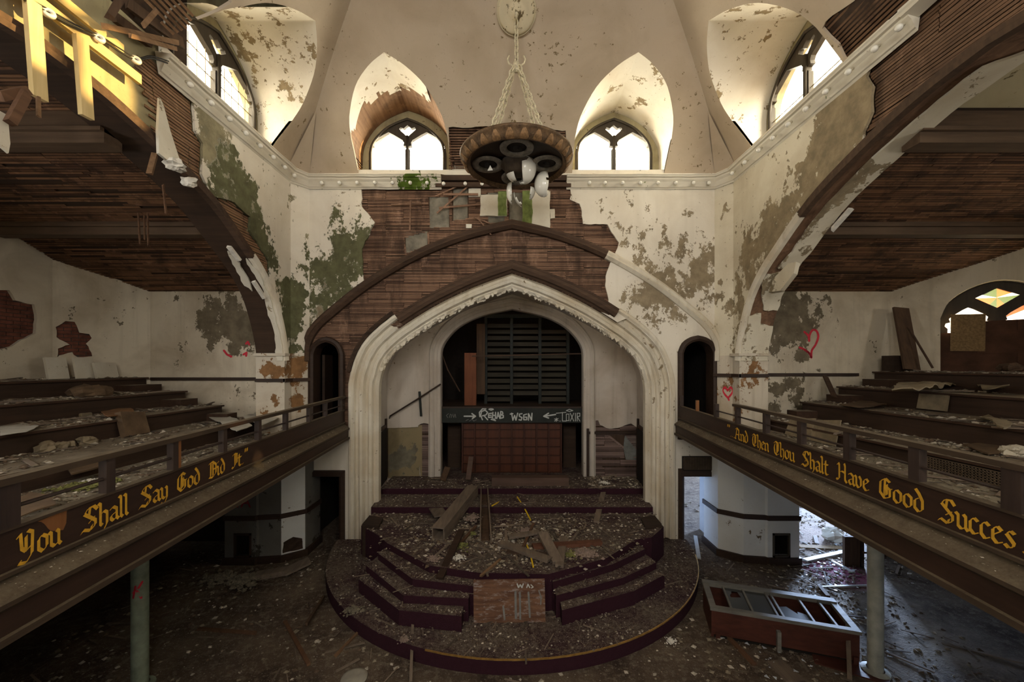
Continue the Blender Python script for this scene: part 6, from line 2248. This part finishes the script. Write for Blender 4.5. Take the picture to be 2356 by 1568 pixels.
plank((1372, 1202), (1392, 1118), zS, .12, .04, M['grey_board'], 'grey narrow plank propped on the upper step at right', z1=1.02)
plank((1106, 1327), (1152, 1288), zS, .045, .03, M['splinter'], 'thin brown stick lying at the stage front edge')
plank((1060, 1250), (1095, 1212), zS + .05, .05, .03, M['rotten'], 'dark slat in the mossy rubble on the stage')
plank((1200, 1268), (1228, 1205), zS + .04, .05, .03, M['rotten'], 'dark splintered slat upright in the stage rubble')
M['yellow'] = plain('yellow_tape', (.72, .48, .02), .6, .15, 8)
for a, b, lab, z1 in (((1190, 1145), (1221, 1198), 'yellow rod lying on the upper part of the stage', .96), ((1212, 1256), (1227, 1306), 'yellow rod lying at the front of the stage', None), ((1132, 1166), (1176, 1142), 'short yellow rod on the stage step', .96)):
    p, q = PZ(*a, z1 or zS) + Vector((0, 0, .03)), PZ(*b, zS) + Vector((0, 0, .02))
    thing('yellow_rod', MB().tube([p, p.lerp(q, .5) + Vector((.01, 0, .01)), q], .016, 6), M['yellow'], lab, 'rod')
M['brownbeam'] = wood('brown_beam', (.06, .035, .025), (.13, .08, .06), 0, .7)
thing('fallen_beam', MB().box((XD(1132, 10.2), 10.05, 1.102), (XD(1307, 10.2), 10.32, 1.31)), M['brownbeam'], 'long squared brown beam lying before the panelled screen', 'beam')
thing('leaning_plank', MB().beam(PY(1077, 1103, 10.3), PY(1084, 1050, 10.7), .13, .03, up=(0, -1, .2)), M['brownbeam'], 'short plank leaning on the panelled screen at left', 'plank')
thing('leaning_plank', MB().beam(PY(1018, 1105, 10.4), PY(1030, 1075, 10.75), .16, .04, up=(0, -1, .2)), M['stud'], 'dark board leaning at the left jamb of the inner arch', 'plank')
M['mossy'] = plain('mossy_lump', (.17, .17, .055), .95, .5, 10)
M['heap'] = plain('grey_brown_heap', (.17, .145, .105), .95, .35, 12)
M['pinkish'] = plain('pinkish_rubble', (.27, .20, .165), .95, .3, 14)
lump('rubble_lump', PZ(1088, 1198, .86) + Vector((0, 0, .06)), .16, 'pale round lump of rubble between beam and trough on the stage', M['pinkish'], 'rubble')
lump('rubble_lump', PZ(1212, 1222, .85), .17, 'pinkish pile of plaster at the centre of the stage', M['pinkish'], 'rubble', .35)
lump('rubble_lump', PZ(1240, 1232, .85), .13, 'pinkish flake pile just right of the stage centre', M['pinkish'], 'rubble', .35)
lump('rubble_lump', PZ(1062, 1255, .86), .12, 'mossy yellow green lump on the stage beside the black plank', M['mossy'], 'rubble', .6)
lump('rubble_lump', PZ(1085, 1228, .86), .10, 'small mossy lump behind the black plank on the stage', M['mossy'], 'rubble', .6)
lump('rubble_lump', PZ(1055, 1282, .85), .11, 'pale lump right of the black plank at the stage front', M['whitechunk'], 'rubble', .6)
lump('rubble_lump', PZ(998, 1285, .84), .12, 'pinkish lump on the left front of the stage', M['pinkish'], 'rubble', .5)
lump('rubble_lump', PZ(1345, 1272, .83), .20, 'white crumbled heap on the right front of the stage', M['pinkish'], 'rubble', .28)
lump('rubble_lump', PZ(1312, 1275, .83), .13, 'green mossy patch heap on the right front of the stage', M['mossy'], 'rubble', .2)
lump('rubble_lump', PZ(1390, 1110, 1.12), .12, 'white plaster slab at the right end of the upper stage', M['whitechunk'], 'rubble', .5)
lump('rubble_lump', PZ(1098, 1105, 1.13), .08, 'small pale lump left of the fallen beam', M['pinkish'], 'rubble', .5)
lump('rubble_lump', PZ(812, 1402, .24), .14, 'yellowish slab of plaster on the left edge of the round platform', M['heap'], 'rubble', .3)
lump('rubble_lump', PZ(930, 1470, .24), .09, 'pale flat chunk on the front left of the round platform', M['pinkish'], 'rubble', .3)
lump('rubble_lump', PZ(1024, 1362, .56), .06, 'small white chunk on the left steps', M['whitechunk'], 'rubble', .6)
lump('rubble_lump', PZ(1545, 1475, .03), .09, 'white chunk on the floor right of the round platform', M['whitechunk'], 'rubble', .5)
lump('rubble_lump', PZ(560, 1335, .05), .30, 'grey heap of rubble before the left pier', M['heap'], 'rubble', .3)
lump('rubble_lump', PZ(500, 1330, .05), .26, 'low grey rubble heap left of the pier heap', M['heap'], 'rubble', .3)

# ------------------------------------------------------------------ wreckage on the galleries
def sheet_piece(name, pts, z, th, mat, lab, cat, bend=.03, cz=None):
    """a warped flat piece lying at height z; pts are pixels"""
    P = [PZ(u, v, z) for u, v in pts]
    c = sum(P, Vector()) / len(P)
    fnp = lambda a, b, d: (a, b, z + .012 + th - d + bend * (1 + noise.noise(Vector((a * 2.3, b * 2.3, 1.7)))) + (cz(a - c.x, b - c.y) if cz else 0))
    o = sheet(name, ragged([(p.x, p.y) for p in P], .015, .12), [], fnp, mat, th, .15)
    return tag(o, lab, cat)


M['card'] = plain('brown_cardboard', (.13, .085, .05), .9, .35, 4)
M['palesheet'] = plain('pale_grey_sheet', (.46, .44, .38), .85, .2, 6)
M['tansheet'] = plain('tan_sheet', (.25, .20, .13), .9, .3, 5)
T = lambda k: (3.0, 3.3, 3.61, 3.92)[k]
TR = lambda k: (3.04, 3.375, 3.714, 4.054)[k]


def wedge(name, foot, top, th, mat, lab, cat):
    """a slab standing or leaning: foot and top are two 3D edges"""
    a, b = [Vector(p) for p in foot]
    c, d = [Vector(p) for p in top]
    n = (b - a).cross(d - a).normalized() * th / 2
    m = MB()
    m.v = [tuple(p + s * n) for s in (-1, 1) for p in (a, b, d, c)]
    m.f = [(0, 1, 2, 3), (7, 6, 5, 4), (0, 4, 5, 1), (1, 5, 6, 2), (2, 6, 7, 3), (3, 7, 4, 0)]
    return thing(name, m, mat, lab, cat)


def standing(name, u0, u1, v0, v1, X_, zb, tilt, th, mat, lab, cat):
    """a slab standing on height zb near plane x = X_, seen between the pixels"""
    a, b = PX(u0, v1, X_), PX(u1, v1, X_)
    t0, t1 = PX(u0, v0, X_), PX(u1, v0, X_)
    s = 1 if X_ > 0 else -1
    a.z = b.z = zb + .004
    k = Vector((s * tilt, 0, 0))
    return wedge(name, (a, b), (t0 + k, t1 + k), th, mat, lab, cat)


lump('crumpled_board', Vector((-7.95, 7.38, 3.70)), .30, 'crumpled dark brown board heap on the third left tier', M['card'], 'board', .5)
standing('fallen_board', 284, 340, 948, 992, -6.45, 3.0, .1, .10, M['card'], 'dark squared panel standing on the first left tier', 'panel')
sheet_piece('pale_sheet', ((474, 962), (520, 960), (580, 985), (545, 1000), (500, 975)), 3.02, .012, M['palesheet'], 'white warped sheet lying behind the left handrail, nearer piece', 'sheet', .04)
sheet_piece('pale_sheet', ((560, 968), (612, 946), (640, 968), (600, 985)), 3.02, .012, M['palesheet'], 'white warped sheet lying behind the left handrail by the wall', 'sheet', .05)
sheet_piece('curved_board', ((232, 958), (300, 948), (312, 956), (250, 967)), 3.31, .02, plain('orange_brown_board', (.18, .09, .04), .8, .3, 6), 'orange brown curved board on the second left tier', 'board', .05)
for i, (u, v, r, lab) in enumerate(((105, 1027, .11, 'yellowish stone block on the first left tier, nearest of four'), (141, 1018, .08, 'yellowish stone block on the first left tier, second of four'),
                                    (160, 1015, .07, 'small yellowish stone block on the first left tier, third of four'), (200, 1005, .11, 'yellowish stone block on the first left tier, farthest of four'))):
    lump('stone_block', Vector((-6.47, F * 6.47 / (CU - u), 3.05)), r, lab, M['tansheet'], 'stone', .7)
sheet_piece('ribbed_panel', ((128, 1062), (200, 1045), (232, 1080), (165, 1100)), 2.85, .02, M['card'], 'brown panel lying behind the left handrail near the second post', 'panel', .03)
sheet_piece('brown_sheet', ((25, 1175), (70, 1150), (120, 1155), (128, 1182), (30, 1215)), 2.78, .012, M['card'], 'brown sheet lying behind the left handrail at the nearest post', 'sheet', .06)
lump('moss_patch', PZ(190, 1118, 2.76), .22, 'green moss heap on the left gallery floor', M['mossy'], 'moss', .15)
lump('moss_patch', PZ(205, 1105, 2.78), .07, 'pale green moss lump on the left gallery floor', M['whitechunk'], 'moss', .4)
P_ = [PZ(u, v, 2.8) for u, v in ((25, 1160), (40, 1166), (58, 1176), (74, 1180))]
thing('white_strip', MB().tube([p + Vector((0, 0, .05)) for p in P_], .008, 6), M['ceramic'], 'thin white curved strip behind the left handrail', 'strip')
for (u0, u1, v0, v1, X_, lab) in ((110, 158, 822, 862, -9.1, 'white plaster slab leaning on the diagonal wall, largest of three'), (176, 218, 822, 858, -8.95, 'pale plaster slab leaning on the diagonal wall, middle of three'),
                                  (222, 272, 834, 860, -8.8, 'low pale slab leaning on the diagonal wall, right of three')):
    standing('plaster_slab', u0, u1, v0, v1, X_, 3.92, .08, .05, M['loose'], lab, 'slab')
sheet_piece('paper_litter', ((0, 985), (60, 978), (90, 985), (60, 1000), (0, 1008)), 3.3, .006, M['palesheet'], 'pale litter sheet on the second left tier at the edge', 'litter', .02)
plank((80, 1110), (95, 1075), 2.76, .06, .06, M['splinter'], 'crooked brown stick behind the left handrail')
plank((420, 985), (480, 975), 2.95, .12, .02, M['card'], 'flat dark board lying on the left gallery floor')
m = MB().tube([(-7.45, 6.75, 3.34), (-7.43, 6.9, 3.34)], [.035, .035], 10)
thing('plastic_bottle', m, M['clearg'], 'small clear bottle lying on the second left tier', 'bottle')
# right side
sheet_piece('warped_sheet', ((2052, 912), (2068, 893), (2120, 893), (2200, 884), (2215, 893), (2150, 908), (2100, 915)), 3.72, .02, M['tansheet'], 'tan warped sheet spread over the third right tier', 'sheet', .10)
sheet_piece('warped_sheet', ((2212, 884), (2240, 890), (2300, 902), (2322, 910), (2260, 905)), 3.72, .02, M['tansheet'], 'tan warped sheet curling at the right end of the spread one', 'sheet', .10)
standing('hanging_sheet', 2110, 2178, 905, 930, 7.52, 3.40, .05, .03, M['tansheet'], 'torn tan sheet drooping over the riser of the third right tier', 'sheet')
standing('leaning_board', 1806, 1862, 962, 1012, 5.5, 2.81, .12, .02, M['tansheet'], 'tan panel leaning on the first right tier, left of two', 'panel')
standing('leaning_board', 1852, 1922, 966, 1010, 5.52, 2.81, .10, .02, M['tansheet'], 'tan panel leaning on the first right tier, right of two', 'panel')
sheet_piece('pale_board', ((2256, 966), (2275, 962), (2330, 985), (2312, 995)), 3.385, .02, M['tansheet'], 'pale flat board lying on the second right tier', 'board', .04)
lump('plaster_lump', PX(2335, 1038, 6.4), .14, 'pale plaster lump at the right edge on the first right tier', M['loose'], 'plaster', .6)
lump('plaster_lump', PZ(2195, 1048, 3.05) + Vector((0, 0, .03)), .07, 'small pale plaster lump behind the right handrail', M['loose'], 'plaster', .6)
sheet_piece('flat_board', ((2215, 1030), (2280, 1028), (2340, 1046), (2270, 1050)), 3.04, .02, M['card'], 'dark flat board on the first right tier at the edge', 'board', .03)
plank((2020, 1095), (2100, 1088), 2.81, .1, .02, M['grey_board'], 'grey lath lying behind the right handrail')
plank((2150, 1130), (2290, 1165), 2.81, .08, .02, M['splinter'], 'long brown lath lying behind the right handrail near the edge')
plank((1990, 1070), (2060, 1102), 2.81, .06, .02, M['splinter'], 'short brown lath lying behind the right handrail')
sheet_piece('dark_sheet', ((1930, 934), (1990, 926), (2040, 936), (1970, 944)), 3.38, .015, M['card'], 'dark sheet lying at the far end of the second right tier', 'sheet', .03)
lump('crumpled_sheet', PX(2325, 850, 9.4) + Vector((0, 0, .03)), .16, 'crumpled dark sheet on the top right tier below the window', M['stud'], 'sheet', .5)

# ------------------------------------------------------------------ loose rubble, chips and splinters
def scatter(name, regions, mats, label):
    """loose fragments of one place as one uncountable object; regions: (n, sampler -> (x, y, z), size range)"""
    m = MB()
    idx = []
    for k, (mt, share, kind) in enumerate(mats):
        for n, fnr, (r0, r1) in regions:
            for _ in range(int(n * share)):
                q = fnr()
                if q is None:
                    continue
                x, y, z = q
                r = r0 + (r1 - r0) * random.random() ** 3
                n0 = len(m.f)
                if kind == 'chip':
                    m.chunk((x, y, z + r * .2), r, .45)
                else:
                    a = random.random() * 6.28
                    L = r * random.uniform(4, 9)
                    d = Vector((math.cos(a), math.sin(a), random.uniform(-.04, .1))) * L
                    c = Vector((x, y, z + .02))
                    m.beam(c - d, c + d, r * .9, r * .35)
                idx += [k] * (len(m.f) - n0)
    o = m.build(name, M[mats[0][0]], None, kind='stuff')
    for mt, _, _ in mats[1:]:
        o.data.materials.append(M[mt])
    o.data.polygons.foreach_set('material_index', idx)
    tag(o, label, 'rubble')


def rect(x0, x1, y0, y1, z):
    return lambda: (random.uniform(x0, x1), random.uniform(y0, y1), z)


def clump(x0, x1, y0, y1, z, sc=1.3, th=.05):
    def f():
        for _ in range(8):
            x, y = random.uniform(x0, x1), random.uniform(y0, y1)
            if noise.noise(Vector((x * sc, y * sc, z))) > th + random.uniform(-.25, .25):
                return (x, y, z)
        return (x, y, z)
    return f


def in_poly(poly, z, sub=lambda x, y: True):
    xs = [p[0] for p in poly]
    ys = [p[1] for p in poly]

    def f():
        for _ in range(20):
            x, y = random.uniform(min(xs), max(xs)), random.uniform(min(ys), max(ys))
            if inside((x, y), poly) and sub(x, y) and noise.noise(Vector((x * 1.5, y * 1.5, z + 3))) > random.uniform(-.5, .35):
                return (x, y, z)
        return None
    return f


notD = lambda x, y: not inside((x, y), D)
M['chipw'] = plain('plaster_chips', (.52, .47, .39), .95, .3, 20)
M['chipb'] = plain('brown_rubble', (.13, .09, .06), .95, .4, 20)
M['chipg'] = plain('grey_rubble', (.26, .22, .16), .95, .35, 20)
floor_f = lambda: (lambda q: q if (q[0] ** 2 + (q[1] - 9.3) ** 2 > 16.3) else None)((random.uniform(-7, 7), random.uniform(4.6, 9.0), 0))
hall_f = rect(5.2, 9.5, 7.5, 12.0, 0.002)
hall_f2 = lambda: (lambda a, b: (8.6 + (3.9 - 8.6) * a * 1 + random.uniform(-.9, .9) * a, 10.0 - 4.6 * a + random.uniform(-.9, .9) * a, .002))(random.random(), 0)
plat_f = in_poly(arcp, ZP, notD)
stage_f = in_poly(D, ZS['D'])
mid_f = lambda: (random.gauss(-.1, .9), random.gauss(7.6, .45), ZS['D'])
up1 = rect(-3.2, 3.2, 8.97, 9.8, .96)
up2 = rect(-3.3, 3.4, 9.86, 10.8, 1.1)
upc = clump(2.0, 3.4, 9.9, 10.85, 1.1)
MIX = (('chipw', .5, 'chip'), ('chipg', .8, 'chip'), ('chipb', .7, 'chip'), ('grey_board', .13, 'stick'))
scatter('floor_rubble', [(2200, floor_f, (.008, .05))], MIX, 'scattered plaster rubble and splinters on the dark main floor')
scatter('hall_rubble', [(800, hall_f2, (.008, .035)), (600, hall_f, (.01, .06))], MIX, 'scattered plaster rubble on the lit floor behind the cabinet')
scatter('platform_rubble', [(1300, plat_f, (.006, .028))], MIX, 'small plaster crumbs strewn on the round platform before the steps')
scatter('stage_rubble', [(1500, stage_f, (.007, .04)), (1300, mid_f, (.01, .06))], MIX, 'thick plaster rubble and splinters on the stage floor above the steps')
scatter('rear_stage_rubble', [(800, up1, (.006, .03)), (700, up2, (.006, .035)), (250, upc, (.02, .06))], MIX, 'plaster rubble on the upper stage before the panelled screen')
for side, tz, zf_ in ((-1, (3.0, 3.3, 3.61, 3.92), 2.74), (1, (3.04, 3.375, 3.714, 4.054), 2.80)):
    xs = [5.6, 6.6, 7.6, 8.6, 9.6]
    nm = 'left' if side < 0 else 'right'

    def gfl(side=side, zf_=zf_):
        y = random.uniform(1.6, 8.8)
        a = 2.92 + .1034 * y + .08
        return (side * random.uniform(a, 5.55), y, zf_)

    def led(side=side):
        y = random.uniform(1.8, 8.8)
        o = random.uniform(.03, .12)
        return (side * (2.92 + .1034 * y - o), y, 2.87 - (o - .03) * 1.2 + (0 if side < 0 else .095))
    scatter('gallery_floor_rubble', [(2000, gfl, (.007, .045))], MIX, 'litter of plaster and splinters behind the %s handrail' % nm)
    for k in range(4):
        lo, hi = sorted((side * xs[k], side * xs[k + 1]))
        scatter('tier_rubble', [(520, clump(lo, hi, 3.0, 9.0, tz[k]), (.008, .06))], MIX, 'plaster rubble lying on the %s gallery tier, %s' % (nm, ('first above the floor', 'second above the floor', 'third above the floor', 'topmost by the wall')[k]))
    scatter('ledge_dust', [(260, led, (.004, .012))], MIX[:3], 'fine crumbs on the sloping ledge under the %s gallery lettering' % nm)
regs = []
for s in 'ABC':
    for T_, sg in ((LFT, -1), (RGT, 1)):
        q = [Q(*p, s) for p in T_[s]]

        def stp(q=q, s=s, sg=sg):
            k = random.randrange(2)
            t = random.random()
            x = q[k][0] + (q[k + 1][0] - q[k][0]) * t
            y = q[k][1] + (q[k + 1][1] - q[k][1]) * t
            return (x - sg * random.uniform(0, .05), y + random.uniform(.03, .16), ZS[s])
        regs.append((130, stp, (.006, .022)))
scatter('step_rubble', regs, MIX, 'plaster crumbs lying on the maroon steps of the stage')
glassy = plain('glass_shards', (.75, .82, .9), .1, .1, 5, .8)
m = MB()
for _ in range(420):
    x, y, z = hall_f2()
    a = random.random() * 6.28
    r = random.uniform(.012, .04)
    vs = [Vector((x, y, .012)) + Vector((math.cos(a + t), math.sin(a + t), random.uniform(-.2, .3))) * r for t in (0, 2.0, 4.1)]
    m.add(vs + [v + Vector((0, 0, .004)) for v in vs], [(2, 1, 0), (3, 4, 5), (0, 1, 4, 3), (1, 2, 5, 4), (2, 0, 3, 5)])
tag(m.build('glass_shards', glassy, None, kind='stuff'), 'glittering glass shards strewn over the blue lit floor', 'glass')
